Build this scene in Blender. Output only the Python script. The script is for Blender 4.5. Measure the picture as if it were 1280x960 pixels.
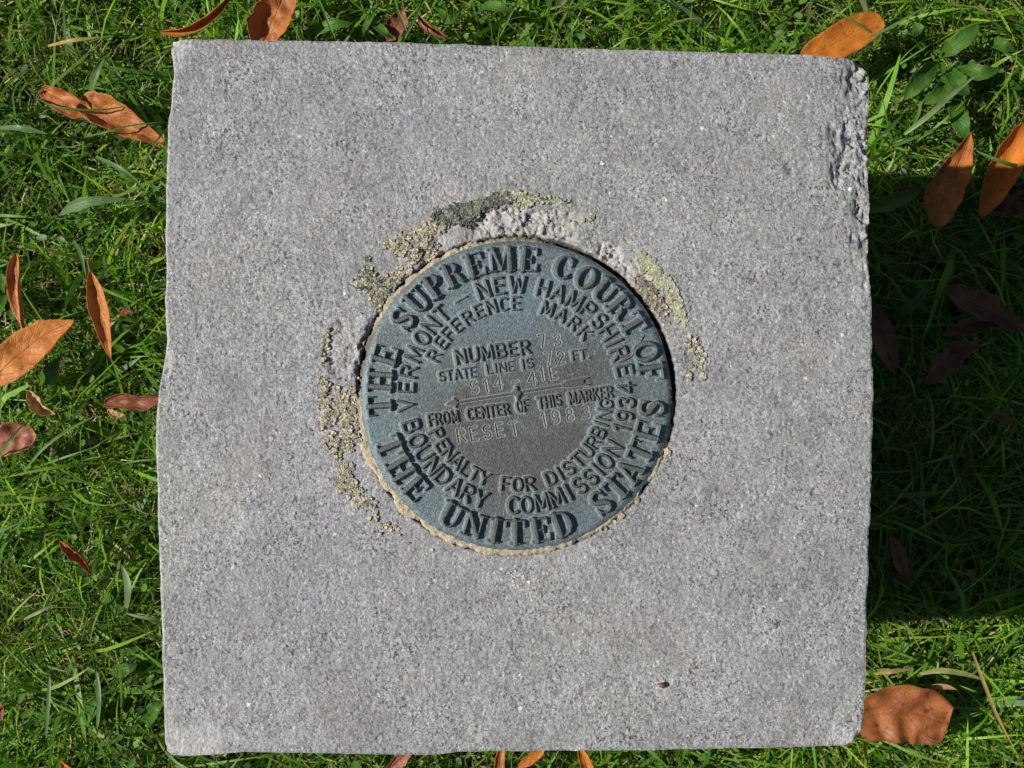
import bpy, math, random
import numpy as np
from mathutils import Matrix, Vector

random.seed(7)
RNG = np.random.default_rng(11)
for o in list(bpy.data.objects):
    bpy.data.objects.remove(o)
SC = bpy.context.scene
COL = SC.collection

# ------------------------------------------------------------------ camera
TOP = 0.230                      # height of the granite post above the soil (m)
FPX = 1294.0                     # focal length in photo pixels (1280 wide)
TILT = math.radians(2.43)
CAMZ = TOP + 0.373
cam_d = bpy.data.cameras.new('camera')
cam = bpy.data.objects.new('camera', cam_d)
COL.objects.link(cam)
cam.location = (0, 0, CAMZ)
cam.rotation_euler = (TILT, 0, 0)
cam_d.sensor_width = 36.0
cam_d.lens = FPX / 1280.0 * 36.0
cam_d.clip_start = 0.01
cam_d.clip_end = 2000
SC.camera = cam

# ------------------------------------------------------------------ world, sun, exposure
SUN_EL, SUN_AZ = math.radians(41), math.radians(1.5)      # light travels towards +x, a touch +y
w = bpy.data.worlds.new('World'); SC.world = w; w.use_nodes = True
nt = w.node_tree
bg = nt.nodes['Background']; bg.inputs['Strength'].default_value = 0.05
sky = nt.nodes.new('ShaderNodeTexSky'); sky.sky_type = 'NISHITA'; sky.sun_disc = False
sky.sun_elevation = SUN_EL
# direction towards the sun is -x
sky.sun_rotation = math.radians(270) + SUN_AZ
nt.links.new(sky.outputs[0], bg.inputs[0])
sd = bpy.data.lights.new('sun', 'SUN'); sd.energy = 5.0; sd.angle = math.radians(0.5); sd.color = (1.0, 0.955, 0.89)
sun = bpy.data.objects.new('sun', sd); COL.objects.link(sun)
dv = Vector((math.cos(SUN_EL) * math.cos(SUN_AZ), math.cos(SUN_EL) * math.sin(SUN_AZ), -math.sin(SUN_EL)))
sun.rotation_euler = dv.to_track_quat('-Z', 'Y').to_euler()
sun.location = (-2, 0, 2)
SC.view_settings.view_transform = 'Standard'; SC.view_settings.look = 'None'
SC.view_settings.exposure = 0.15; SC.view_settings.gamma = 1.0
SC.render.engine = 'CYCLES'

# ------------------------------------------------------------------ helpers
ct, st = math.cos(TILT), math.sin(TILT)

def px(u, v, z=TOP):
    """photo pixel -> point on the horizontal plane z"""
    u = np.asarray(u, float); v = np.asarray(v, float)
    dx = (u - 640) / FPX; dy = -(v - 480) / FPX; dz = -1.0
    wy = dy * ct - dz * st; wz = dy * st + dz * ct
    t = (z - CAMZ) / wz
    return np.stack([dx * t, wy * t, np.zeros_like(t) + z], -1)

def tag(o, label=None, cat=None, group=None, kind=None):
    if label: o['label'] = label
    if cat: o['category'] = cat
    if group: o['group'] = group
    if kind: o['kind'] = kind
    return o

def empty(name, loc=(0, 0, 0)):
    o = bpy.data.objects.new(name, None); COL.objects.link(o); o.location = loc
    o.empty_display_size = 0.01
    return o

def mesh_np(name, V, quads=None, tris=None, mat=None, parent=None, colors=None, smooth=True, uv=None, attrs=None):
    V = np.asarray(V, np.float32)
    me = bpy.data.meshes.new(name)
    me.vertices.add(len(V)); me.vertices.foreach_set('co', V.ravel())
    parts, starts, off = [], [], 0
    if quads is not None and len(quads):
        q = np.asarray(quads, np.int32); parts.append(q.ravel()); starts.append(np.arange(len(q)) * 4); off = q.size
    if tris is not None and len(tris):
        t = np.asarray(tris, np.int32); parts.append(t.ravel()); starts.append(off + np.arange(len(t)) * 3)
    li = np.concatenate(parts).astype(np.int32); ls = np.concatenate(starts).astype(np.int32)
    me.loops.add(len(li)); me.loops.foreach_set('vertex_index', li)
    me.polygons.add(len(ls)); me.polygons.foreach_set('loop_start', ls)
    me.update(calc_edges=True)
    me.polygons.foreach_set('use_smooth', np.full(len(ls), smooth))
    if colors is not None:
        a = me.color_attributes.new('Col', 'FLOAT_COLOR', 'POINT')
        c = np.ones((len(V), 4), np.float32); c[:, :3] = colors
        a.data.foreach_set('color', c.ravel())
    if attrs:
        for k, v in attrs.items():
            a = me.attributes.new(k, 'FLOAT', 'POINT'); a.data.foreach_set('value', np.asarray(v, np.float32))
    if uv is not None:
        l = me.uv_layers.new(name='UVMap'); l.data.foreach_set('uv', np.asarray(uv, np.float32)[li].ravel())
    me.validate()
    if mat: me.materials.append(mat)
    o = bpy.data.objects.new(name, me); COL.objects.link(o)
    if parent: o.parent = parent
    return o

_perm = np.random.default_rng(3).permutation(256); _perm = np.concatenate([_perm, _perm])
_ga = np.random.default_rng(4).uniform(0, 2 * math.pi, 256)
_gx, _gy = np.cos(_ga), np.sin(_ga)
def perlin(x, y):
    xi = np.floor(x).astype(int); yi = np.floor(y).astype(int)
    xf = x - xi; yf = y - yi; xi &= 255; yi &= 255
    u = xf * xf * xf * (xf * (xf * 6 - 15) + 10); v = yf * yf * yf * (yf * (yf * 6 - 15) + 10)
    def g(a, b, dx, dy):
        h = _perm[(_perm[a & 255] + b) & 255]
        return _gx[h] * dx + _gy[h] * dy
    n00 = g(xi, yi, xf, yf); n10 = g(xi + 1, yi, xf - 1, yf)
    n01 = g(xi, yi + 1, xf, yf - 1); n11 = g(xi + 1, yi + 1, xf - 1, yf - 1)
    return ((n00 * (1 - u) + n10 * u) * (1 - v) + (n01 * (1 - u) + n11 * u) * v) * 1.5
def fbm(x, y, o=4, s=1.0):
    r = 0; a = 1.0
    for i in range(o):
        r = r + a * perlin(x * s + 17.3 * i, y * s + 9.1 * i); s *= 2.03; a *= 0.5
    return r
def sstep(a, b, x):
    t = np.clip((x - a) / (b - a), 0, 1); return t * t * (3 - 2 * t)
def grid_quads(n, m):
    i = np.arange(n - 1)[:, None] * m + np.arange(m - 1)[None, :]
    return np.stack([i, i + m, i + m + 1, i + 1], -1).reshape(-1, 4)

# ------------------------------------------------------------------ node helpers
class NT:
    def __init__(s, name):
        s.m = bpy.data.materials.new(name); s.m.use_nodes = True; s.t = s.m.node_tree
        s.b = s.t.nodes['Principled BSDF']; s.out = s.t.nodes['Material Output']
    def n(s, typ, **kw):
        x = s.t.nodes.new(typ)
        for k, v in kw.items():
            if k.startswith('_'): setattr(x, k[1:], v)
            else: x.inputs[k.replace('__', ' ')].default_value = v
        return x
    def l(s, a, b): s.t.links.new(a, b)
    def noise(s, vec, scale, detail=4, rough=0.5):
        x = s.n('ShaderNodeTexNoise', Scale=scale, Detail=detail, Roughness=rough); s.l(vec, x.inputs['Vector']); return x.outputs['Fac']
    def voro(s, vec, scale, feature='F1', out='Color'):
        x = s.n('ShaderNodeTexVoronoi', _feature=feature, Scale=scale); s.l(vec, x.inputs['Vector']); return x.outputs[out]
    def ramp(s, fac, stops):
        x = s.n('ShaderNodeValToRGB'); e = x.color_ramp.elements
        while len(e) < len(stops): e.new(0.5)
        for el, (p, c) in zip(e, stops):
            el.position = p; el.color = (c if len(c) == 4 else (*c, 1)) if hasattr(c, '__len__') else (c, c, c, 1)
        s.l(fac, x.inputs[0]); return x.outputs[0]
    def mix(s, fac, a, b, mode='MIX'):
        x = s.n('ShaderNodeMix', _data_type='RGBA', _blend_type=mode)
        for val, sock in ((fac, x.inputs[0]), (a, x.inputs[6]), (b, x.inputs[7])):
            if isinstance(val, bpy.types.NodeSocket): s.l(val, sock)
            elif hasattr(val, '__len__'): sock.default_value = (*val, 1) if len(val) == 3 else val
            else: sock.default_value = val
        return x.outputs[2]
    def math(s, op, a, b=0.0, clamp=False):
        x = s.n('ShaderNodeMath', _operation=op, _use_clamp=clamp)
        for val, sock in ((a, x.inputs[0]), (b, x.inputs[1])):
            if isinstance(val, bpy.types.NodeSocket): s.l(val, sock)
            else: sock.default_value = val
        return x.outputs[0]
    def attr(s, name, out='Fac'):
        x = s.n('ShaderNodeAttribute', _attribute_name=name); return x.outputs[out]
    def obj(s): return s.n('ShaderNodeTexCoord').outputs['Object']
    def bump(s, h, strength, dist, prev=None):
        x = s.n('ShaderNodeBump', Strength=strength, Distance=dist); s.l(h, x.inputs['Height'])
        if prev: s.l(prev, x.inputs['Normal'])
        return x.outputs[0]

def mat_granite():
    g = NT('grey_granite'); P = g.obj()
    # slightly warped coordinates so that grains are irregular
    wn = g.n('ShaderNodeTexNoise', Scale=900.0, Detail=2.0); g.l(P, wn.inputs['Vector'])
    va = g.n('ShaderNodeVectorMath', _operation='MULTIPLY_ADD'); g.l(wn.outputs['Color'], va.inputs[0])
    va.inputs[1].default_value = (0.0012,) * 3; g.l(P, va.inputs[2]); Q = va.outputs[0]
    mp = g.n('ShaderNodeMapping'); mp.inputs['Rotation'].default_value = (0, 0, 0.6); mp.inputs['Scale'].default_value = (1.0, 0.62, 1.0)
    g.l(Q, mp.inputs['Vector']); Q2 = mp.outputs[0]
    c1 = g.voro(Q, 1350.0); s1 = g.n('ShaderNodeSeparateColor'); g.l(c1, s1.inputs[0])
    c2 = g.voro(Q2, 820.0); s2 = g.n('ShaderNodeSeparateColor'); g.l(c2, s2.inputs[0])
    base = g.ramp(s1.outputs[0], [(0.0, (0.15, 0.152, 0.16)), (0.25, (0.26, 0.264, 0.272)), (0.65, (0.36, 0.362, 0.366)), (1.0, (0.46, 0.456, 0.448))])
    mid = g.ramp(s2.outputs[1], [(0.0, (0.22, 0.224, 0.232)), (0.35, (0.29, 0.293, 0.30)), (1.0, (0.43, 0.428, 0.424))])
    col = g.mix(0.5, base, mid)
    # dark mica flecks
    dk = g.ramp(g.noise(P, 60.0, 5, 0.7), [(0.38, 0.2), (0.62, 0.95)])
    mp5 = g.n('ShaderNodeMapping'); mp5.inputs['Rotation'].default_value = (0, 0, -0.4); mp5.inputs['Scale'].default_value = (0.6, 1.25, 1.0)
    g.l(P, mp5.inputs['Vector'])
    f1 = g.ramp(g.noise(mp5.outputs[0], 1050.0, 4, 0.75), [(0.565, 0.0), (0.61, 0.95)]); col = g.mix(g.math('MULTIPLY', f1, dk), col, (0.085, 0.085, 0.095))
    c3 = g.voro(Q2, 1700.0); s3 = g.n('ShaderNodeSeparateColor'); g.l(c3, s3.inputs[0])
    f2 = g.math('LESS_THAN', s3.outputs[0], 0.10); col = g.mix(g.math('MULTIPLY', f2, dk), col, (0.07, 0.07, 0.08))
    f3 = g.math('GREATER_THAN', s3.outputs[1], 0.975); col = g.mix(g.math('MULTIPLY', f3, 0.65), col, (0.62, 0.60, 0.58))
    fg = g.ramp(g.noise(P, 2100.0, 3, 0.8), [(0.36, 0.62), (0.64, 1.36)]); col = g.mix(1.0, col, fg, 'MULTIPLY')
    # tan iron stains, in clouds
    tan = g.ramp(g.noise(P, 22.0, 5, 0.6), [(0.5, 0.0), (0.72, 1.0)])
    tg = g.math('MULTIPLY', g.math('GREATER_THAN', s1.outputs[2], 0.62), tan)
    col = g.mix(g.math('MULTIPLY', tg, 0.55), col, (0.34, 0.26, 0.19))
    pk = g.math('GREATER_THAN', s2.outputs[0], 0.95); col = g.mix(g.math('MULTIPLY', pk, 0.3), col, (0.40, 0.32, 0.25))
    c4 = g.voro(Q, 300.0); s4 = g.n('ShaderNodeSeparateColor'); g.l(c4, s4.inputs[0])
    d4 = g.math('LESS_THAN', g.math('ADD', g.voro(Q, 300.0, 'F1', 'Distance'), g.math('MULTIPLY', g.noise(P, 1500.0, 2, 0.5), 0.5)), 0.46)
    col = g.mix(g.math('MULTIPLY', g.math('MULTIPLY', d4, g.math('GREATER_THAN', s4.outputs[0], 0.987)), 0.85), col, (0.85, 0.82, 0.80))
    # broad mottling
    mt = g.ramp(g.noise(P, 14.0, 6, 0.62), [(0.3, (0.91, 0.915, 0.92)), (0.7, (1.07, 1.065, 1.06))])
    col = g.mix(1.0, col, mt, 'MULTIPLY')
    zn = g.ramp(g.noise(P, 9.0, 4, 0.55), [(0.38, (0.91, 0.925, 0.87)), (0.62, (0.90, 0.90, 0.92))])
    col = g.mix(1.0, col, zn, 'MULTIPLY')
    ws = g.ramp(g.noise(P, 30.0, 7, 0.75), [(0.40, 0.90), (0.50, 1.0), (0.60, 1.05)]); col = g.mix(1.0, col, ws, 'MULTIPLY')
    mt2 = g.ramp(g.noise(P, 75.0, 4, 0.6), [(0.3, 0.87), (0.7, 1.1)])
    col = g.mix(1.0, col, mt2, 'MULTIPLY')
    # fresh chip faces and worn pale corners, plus a painted sunlit left rim (mesh attributes)
    chip = g.attr('chip')
    ccol = g.ramp(g.noise(P, 900.0, 5, 0.75), [(0.32, (0.15, 0.145, 0.135)), (0.48, (0.36, 0.35, 0.335)), (0.64, (0.66, 0.64, 0.61))])
    ccol = g.mix(g.ramp(g.noise(P, 90.0, 4, 0.6), [(0.5, 0.0), (0.66, 0.7)]), ccol, (0.30, 0.24, 0.15))
    col = g.mix(g.math('MULTIPLY', chip, 0.7), col, ccol)
    pale = g.attr('pale')
    pg = g.math('MULTIPLY', pale, g.ramp(g.noise(P, 600.0, 3, 0.6), [(0.35, 0.15), (0.6, 1.0)]))
    col = g.mix(g.math('MULTIPLY', pg, 0.75), col, (0.60, 0.59, 0.57))
    gap_dark = g.attr('gap_dark')
    col = g.mix(gap_dark, col, (0.06, 0.052, 0.038))  # gap round the disk darkened, its shadow included in the colour
    g.l(col, g.b.inputs['Base Color'])
    rg = g.ramp(s1.outputs[1], [(0.0, 0.45), (0.35, 0.72), (1.0, 0.85)]); g.l(rg, g.b.inputs['Roughness'])
    g.b.inputs['Specular IOR Level'].default_value = 0.45
    h1 = g.noise(P, 1150.0, 4, 0.65); h2 = g.voro(Q, 900.0, 'F1', 'Distance')
    h2 = g.math('MULTIPLY', h2, 0.7)
    hh = g.math('ADD', h1, h2)
    b1 = g.bump(hh, 0.75, 0.00036)
    # per-grain facet tilt: gives the glitter of the crystals
    fac = g.bump(s3.outputs[2], 0.30, 0.00035, b1)
    b2 = g.bump(g.noise(P, 170.0, 4, 0.6), 0.3, 0.0007, fac)
    g.l(b2, g.b.inputs['Normal'])
    return g.m

def mat_bronze():
    g = NT('weathered_bronze'); P = g.obj()
    n1 = g.noise(P, 26.0, 5, 0.6)
    s = g.n('ShaderNodeSeparateXYZ'); g.l(P, s.inputs[0])
    # blue-green patina stronger towards the rim and the upper middle, brown bronze in the lower middle
    dx = g.math('SUBTRACT', s.outputs[0], 0.004); dy = g.math('ADD', s.outputs[1], 0.008)
    r = g.math('SQRT', g.math('ADD', g.math('MULTIPLY', dx, dx), g.math('MULTIPLY', dy, dy)))
    rr = g.math('ADD', g.math('MULTIPLY', r, 28.0), g.math('MULTIPLY', n1, 0.9))
    pf = g.ramp(rr, [(0.72, 0.0), (1.35, 1.0)])
    pf = g.ramp(g.math('MULTIPLY', rr, 0.5), [(0.56, 0.0), (0.84, 1.0)])
    n2 = g.noise(P, 900.0, 4, 0.7)
    pat = g.ramp(n2, [(0.32, (0.068, 0.093, 0.102)), (0.52, (0.125, 0.163, 0.173)), (0.70, (0.235, 0.295, 0.305))])
    brz = g.ramp(n2, [(0.32, (0.056, 0.058, 0.054)), (0.52, (0.088, 0.091, 0.085)), (0.72, (0.15, 0.155, 0.145))])
    col = g.mix(pf, brz, pat)
    bp = g.n('ShaderNodeVectorMath', _operation='DISTANCE'); g.l(P, bp.inputs[0]); bp.inputs[1].default_value = (-0.002, 0.026, 0)
    bl = g.ramp(g.math('ADD', g.math('MULTIPLY', bp.outputs['Value'], 22.0), g.math('MULTIPLY', g.noise(P, 90.0, 5, 0.7), 0.8)), [(0.5, 0.7), (1.0, 0.0)])
    col = g.mix(g.math('MULTIPLY', bl, g.ramp(n2, [(0.4, 0.3), (0.6, 1.0)])), col, (0.15, 0.215, 0.25))
    blue = g.ramp(g.noise(P, 48.0, 5, 0.7), [(0.52, 0.0), (0.68, 0.55)])
    col = g.mix(blue, col, (0.15, 0.21, 0.235))
    brn = g.ramp(g.noise(P, 33.0, 6, 0.7), [(0.54, 0.0), (0.66, 0.55)])
    col = g.mix(brn, col, (0.095, 0.09, 0.078))
    wht = g.ramp(g.noise(P, 420.0, 3, 0.6), [(0.66, 0.0), (0.76, 0.55)])
    col = g.mix(wht, col, (0.34, 0.42, 0.41))
    # crests of the cast letters are rubbed to dark brown bronze, outlines and grooves paler
    top = g.attr('crest')
    col = g.mix(g.math('MULTIPLY', top, 0.7), col, g.mix(n1, (0.058, 0.06, 0.056), (0.115, 0.118, 0.107)))
    hl = g.math('MULTIPLY', g.attr('halo'), g.ramp(n1, [(0.35, 0.3), (0.6, 0.85)]))
    col = g.mix(hl, col, (0.22, 0.265, 0.255))
    gr = g.attr('groove')
    col = g.mix(g.math('MULTIPLY', gr, 0.85), col, (0.28, 0.305, 0.285))
    st = g.ramp(g.noise(P, 60.0, 6, 0.7), [(0.66, 0.0), (0.74, 0.7)])
    col = g.mix(st, col, (0.09, 0.075, 0.055))
    g.l(col, g.b.inputs['Base Color'])
    g.b.inputs['Metallic'].default_value = 0.3
    g.l(g.ramp(n2, [(0.3, 0.42), (0.7, 0.66)]), g.b.inputs['Roughness'])
    g.l(g.bump(g.noise(P, 1500.0, 3, 0.65), 0.8, 0.0003, g.bump(g.noise(P, 480.0, 4, 0.65), 0.6, 0.0004)), g.b.inputs['Normal'])
    return g.m

def mat_mortar():
    g = NT('sandy_mortar'); P = g.obj()
    c = g.ramp(g.noise(P, 700.0, 4, 0.7), [(0.3, (0.27, 0.225, 0.15)), (0.55, (0.46, 0.40, 0.28)), (0.75, (0.60, 0.54, 0.40))])
    c = g.mix(g.attr('gap_dark'), c, (0.05, 0.045, 0.03))  # gap darkening, with the disk's shadow at upper right painted in
    g.l(c, g.b.inputs['Base Color']); g.b.inputs['Roughness'].default_value = 0.95
    g.l(g.bump(g.noise(P, 1300.0, 4, 0.7), 0.8, 0.0004), g.b.inputs['Normal'])
    return g.m

def mat_colattr(name, rough=0.6, transl=0.0, nscale=300.0, spec=0.4, var=0.25, bumpd=0.0):
    g = NT(name); P = g.obj()
    c = g.attr('Col', 'Color')
    v = g.ramp(g.noise(P, nscale, 3, 0.6), [(0.3, 1 - var), (0.7, 1 + var)])
    c = g.mix(1.0, c, v, 'MULTIPLY')
    g.l(c, g.b.inputs['Base Color']); g.b.inputs['Roughness'].default_value = rough
    g.b.inputs['Specular IOR Level'].default_value = spec
    if bumpd:
        g.l(g.bump(g.noise(P, nscale * 2, 3, 0.6), 0.7, bumpd), g.b.inputs['Normal'])
    if transl:
        t = g.n('ShaderNodeBsdfTranslucent')
        g.l(g.mix(1.0, c, (1.5, 1.35, 0.55), 'MULTIPLY'), t.inputs[0])
        m = g.n('ShaderNodeMixShader', Fac=transl); g.l(g.b.outputs[0], m.inputs[1]); g.l(t.outputs[0], m.inputs[2])
        g.l(m.outputs[0], g.out.inputs[0])
    return g.m

def mat_soil():
    g = NT('dark_soil_and_moss'); P = g.obj()
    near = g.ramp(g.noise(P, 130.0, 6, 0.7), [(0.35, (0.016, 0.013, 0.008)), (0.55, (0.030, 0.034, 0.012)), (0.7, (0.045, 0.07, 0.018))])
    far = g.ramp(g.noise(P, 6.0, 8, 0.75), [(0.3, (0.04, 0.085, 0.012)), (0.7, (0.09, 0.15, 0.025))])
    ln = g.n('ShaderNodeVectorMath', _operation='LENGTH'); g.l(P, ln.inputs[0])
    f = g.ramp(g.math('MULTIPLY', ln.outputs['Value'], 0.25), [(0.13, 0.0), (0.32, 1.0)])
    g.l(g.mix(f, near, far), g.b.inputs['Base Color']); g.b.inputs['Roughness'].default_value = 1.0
    g.l(g.bump(g.noise(P, 260.0, 5, 0.7), 1.0, 0.003), g.b.inputs['Normal'])
    return g.m

def mat_leaf(name, c1, c2, cv, transl=0.18, spots=0.5):
    """autumn leaf: two tones, midrib and side veins, brown spots"""
    g = NT(name); P = g.obj()
    tc = g.n('ShaderNodeTexCoord'); s = g.n('ShaderNodeSeparateXYZ'); g.l(tc.outputs['UV'], s.inputs[0])
    n = g.noise(P, 75.0, 5, 0.65)
    c = g.mix(g.ramp(n, [(0.35, 0.0), (0.65, 1.0)]), c1, c2)
    au = g.math('ABSOLUTE', g.math('SUBTRACT', s.outputs[0], 0.5))
    mid = g.ramp(au, [(0.0, 1.0), (0.035, 0.0)])
    wv = g.math('ADD', g.math('MULTIPLY', s.outputs[1], 8.0), g.math('MULTIPLY', g.noise(P, 70.0, 2, 0.5), 1.6))
    ph = g.math('FRACT', g.math('SUBTRACT', wv, g.math('MULTIPLY', au, 5.5)))
    sv = g.ramp(g.math('ABSOLUTE', g.math('SUBTRACT', ph, 0.5)), [(0.0, 0.45), (0.09, 0.0)])
    vein = g.math('MAXIMUM', mid, sv)
    c = g.mix(g.math('MULTIPLY', vein, g.math('MULTIPLY', g.noise(P, 100.0, 3, 0.6), 0.6)), c, cv)
    sp = g.ramp(g.noise(P, 190.0, 5, 0.7), [(0.56, 0.0), (0.68, 1.0)])
    c = g.mix(g.math('MULTIPLY', sp, spots), c, (0.05, 0.022, 0.012))
    bt = g.ramp(g.noise(P, 48.0, 6, 0.7), [(0.50, 0.0), (0.64, 0.75)])
    c = g.mix(g.math('MULTIPLY', bt, min(1.0, spots)), c, g.mix(1.0, c1, (0.42, 0.36, 0.34), 'MULTIPLY'))
    edge = g.ramp(au, [(0.40, 0.0), (0.5, 0.5)])
    c = g.mix(g.math('MULTIPLY', edge, g.noise(P, 120.0, 3, 0.6)), c, (0.10, 0.04, 0.015))
    g.l(c, g.b.inputs['Base Color']); g.b.inputs['Roughness'].default_value = 0.5
    g.b.inputs['Specular IOR Level'].default_value = 0.35
    hb = g.math('SUBTRACT', g.noise(P, 260.0, 4, 0.6), g.math('MULTIPLY', vein, 0.45))
    g.l(g.bump(hb, 0.7, 0.0009), g.b.inputs['Normal'])
    t = g.n('ShaderNodeBsdfTranslucent'); g.l(c, t.inputs[0])
    m = g.n('ShaderNodeMixShader', Fac=transl); g.l(g.b.outputs[0], m.inputs[1]); g.l(t.outputs[0], m.inputs[2])
    g.l(m.outputs[0], g.out.inputs[0])
    return g.m

M_GRANITE, M_BRONZE, M_MORTAR, M_SOIL = mat_granite(), mat_bronze(), mat_mortar(), mat_soil()
M_GRASS = mat_colattr('green_grass_blades', 0.45, 0.38, 160.0, 0.3, 0.2)
M_DRY = mat_colattr('dry_grass_blades', 0.6, 0.15, 160.0, 0.35, 0.25)
M_LICHEN = mat_colattr('crusty_lichen', 0.95, 0.0, 1400.0, 0.15, 0.3, 0.0002)
M_WEED = mat_leaf('green_weed_leaf', (0.045, 0.125, 0.012), (0.08, 0.19, 0.02), (0.12, 0.24, 0.05), 0.25, 0.06)
M_PALEWEED = mat_leaf('pale_green_weed_leaf', (0.10, 0.19, 0.06), (0.15, 0.25, 0.08), (0.22, 0.30, 0.14), 0.25, 0.05)
LM = {
 'orange': mat_leaf('orange_dry_leaf', (0.42, 0.125, 0.014), (0.60, 0.205, 0.022), (0.60, 0.25, 0.05), 0.15, 0.6),
 'tan': mat_leaf('tan_orange_dry_leaf', (0.35, 0.115, 0.026), (0.52, 0.19, 0.04), (0.50, 0.20, 0.06), 0.15, 0.75),
 'rust': mat_leaf('rust_brown_dry_leaf', (0.24, 0.075, 0.020), (0.36, 0.125, 0.036), (0.22, 0.07, 0.025), 0.12, 0.8),
 'pink': mat_leaf('pinkish_brown_dry_leaf', (0.28, 0.10, 0.055), (0.40, 0.17, 0.10), (0.26, 0.09, 0.05), 0.12, 0.5),
 'brown': mat_leaf('dark_brown_dry_leaf', (0.17, 0.055, 0.025), (0.27, 0.095, 0.04), (0.15, 0.055, 0.03), 0.1, 0.6),
 'dark': mat_leaf('shade_darkened_dry_leaf', (0.12, 0.055, 0.022), (0.22, 0.10, 0.036), (0.10, 0.045, 0.02), 0.05, 0.8),  # brown darkened in the colour for leaves lying in the post shadow
 'straw': mat_leaf('pale_straw_dry_leaf', (0.42, 0.26, 0.11), (0.52, 0.34, 0.15), (0.5, 0.35, 0.18), 0.12, 0.3),
}
M_STEM = mat_colattr('leaf_stem', 0.55, 0.0, 300.0, 0.4, 0.15)

# ------------------------------------------------------------------ ground sheet
n = 161
t = np.linspace(-1, 1, n); gx = np.sign(t) * np.abs(t) ** 3.2 * 400
X, Y = np.meshgrid(gx, gx, indexing='ij')
R2 = np.hypot(X, Y)
Z = (fbm(X * 9, Y * 9, 4) * 0.006) * np.exp(-R2 / 4.0) + np.where(R2 > 3, fbm(X * .02, Y * .02, 3) * 0.5 * sstep(3, 60, R2), 0) - 0.004
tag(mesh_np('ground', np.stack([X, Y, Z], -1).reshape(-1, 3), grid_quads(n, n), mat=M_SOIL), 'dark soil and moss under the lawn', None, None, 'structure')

# ------------------------------------------------------------------ granite post
marker = empty('boundary_marker', (0, 0, 0))
tag(marker, 'square rough grey granite post with a round bronze survey disk cemented in its top', 'boundary marker')

top_e = [(213, 50), (222, 48.5), (236, 48), (300, 48.5), (400, 50.5), (500, 52.5), (600, 56), (700, 59), (800, 62), (900, 65), (1000, 67.5), (1040, 70), (1062, 72), (1075, 77)]
right_e = [(1075, 77), (1083, 84), (1087, 95), (1089, 120), (1087, 150), (1088, 190), (1086.5, 230), (1088, 262), (1087, 300), (1089, 350), (1090, 400), (1091, 450), (1092, 500), (1091, 550), (1090, 600), (1089, 650), (1086, 665), (1087, 700), (1084.5, 750), (1083, 800), (1082, 850), (1080, 890), (1079, 912), (1072, 925)]
bot_e = [(206, 941), (211, 945), (225, 945.5), (262, 944), (300, 940.5), (400, 942), (500, 944.5), (540, 944), (572, 940.5), (600, 940), (700, 939), (800, 939), (900, 936.5), (1000, 934.5), (1058, 932), (1072, 925)]
left_e = [(213, 50), (214, 68), (217, 88), (214, 110), (210, 150), (208, 200), (206.5, 240), (206, 300), (208, 340), (206, 370), (206, 400), (207.5, 425), (203, 455), (198, 490), (195, 520), (194, 560), (196, 600), (197, 650), (199, 700), (200, 760), (202, 820), (204.5, 880), (205, 915), (206, 941)]

def resample(pts, n, jit=0.0, seed=0):
    p = np.array(pts, float); d = np.r_[0, np.cumsum(np.hypot(*np.diff(p, axis=0).T))]
    s = np.linspace(0, d[-1], n)
    q = np.stack([np.interp(s, d, p[:, 0]), np.interp(s, d, p[:, 1])], -1)
    k = np.array([1, 2, 3, 2, 1.]); k /= k.sum()
    for _ in range(2):
        qq = q.copy()
        for c in range(2): qq[2:-2, c] = np.convolve(q[:, c], k, 'valid')
        q = qq
    if jit:
        nn = fbm(s * 0.05 + seed * 31, s * 0 + seed, 4); tt = np.gradient(q, axis=0); tt /= np.linalg.norm(tt, axis=1)[:, None] + 1e-9
        env = np.minimum(1, np.minimum(s, d[-1] - s) / 15)[:, None]
        q += np.stack([-tt[:, 1], tt[:, 0]], -1) * (nn * jit)[:, None] * env
    return q
NS = 540
T_, B_, L_, R_ = resample(top_e, NS, .45, 1), resample(bot_e, NS, .45, 2), resample(left_e, NS, .45, 3), resample(right_e, NS, .45, 4)
u = np.linspace(0, 1, NS)
U, V = np.meshgrid(u, u, indexing='ij')          # U along x, V downwards
def coons():
    P = np.zeros((NS, NS, 2))
    for c in range(2):
        P[..., c] = ((1 - V) * T_[:, c][:, None] + V * B_[:, c][:, None] + (1 - U) * L_[:, c][None, :] + U * R_[:, c][None, :]
                     - ((1 - U) * (1 - V) * T_[0, c] + U * (1 - V) * T_[-1, c] + (1 - U) * V * B_[0, c] + U * V * B_[-1, c]))
    return P
PP = coons()
pu, pv = PP[..., 0], PP[..., 1]
W = px(pu, pv, TOP)
DCU, DCV, DR = 645.5, 494.0, 194.5               # disk centre and radius in photo pixels
KPX = 0.373 / FPX                                # metres per photo pixel on the top face
MM = 0.001 / KPX                                 # photo pixels per mm
ex = np.hypot(pu - DCU, pv - DCV); ang = np.degrees(np.arctan2(-(pv - DCV), pu - DCU)) % 360

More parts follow.
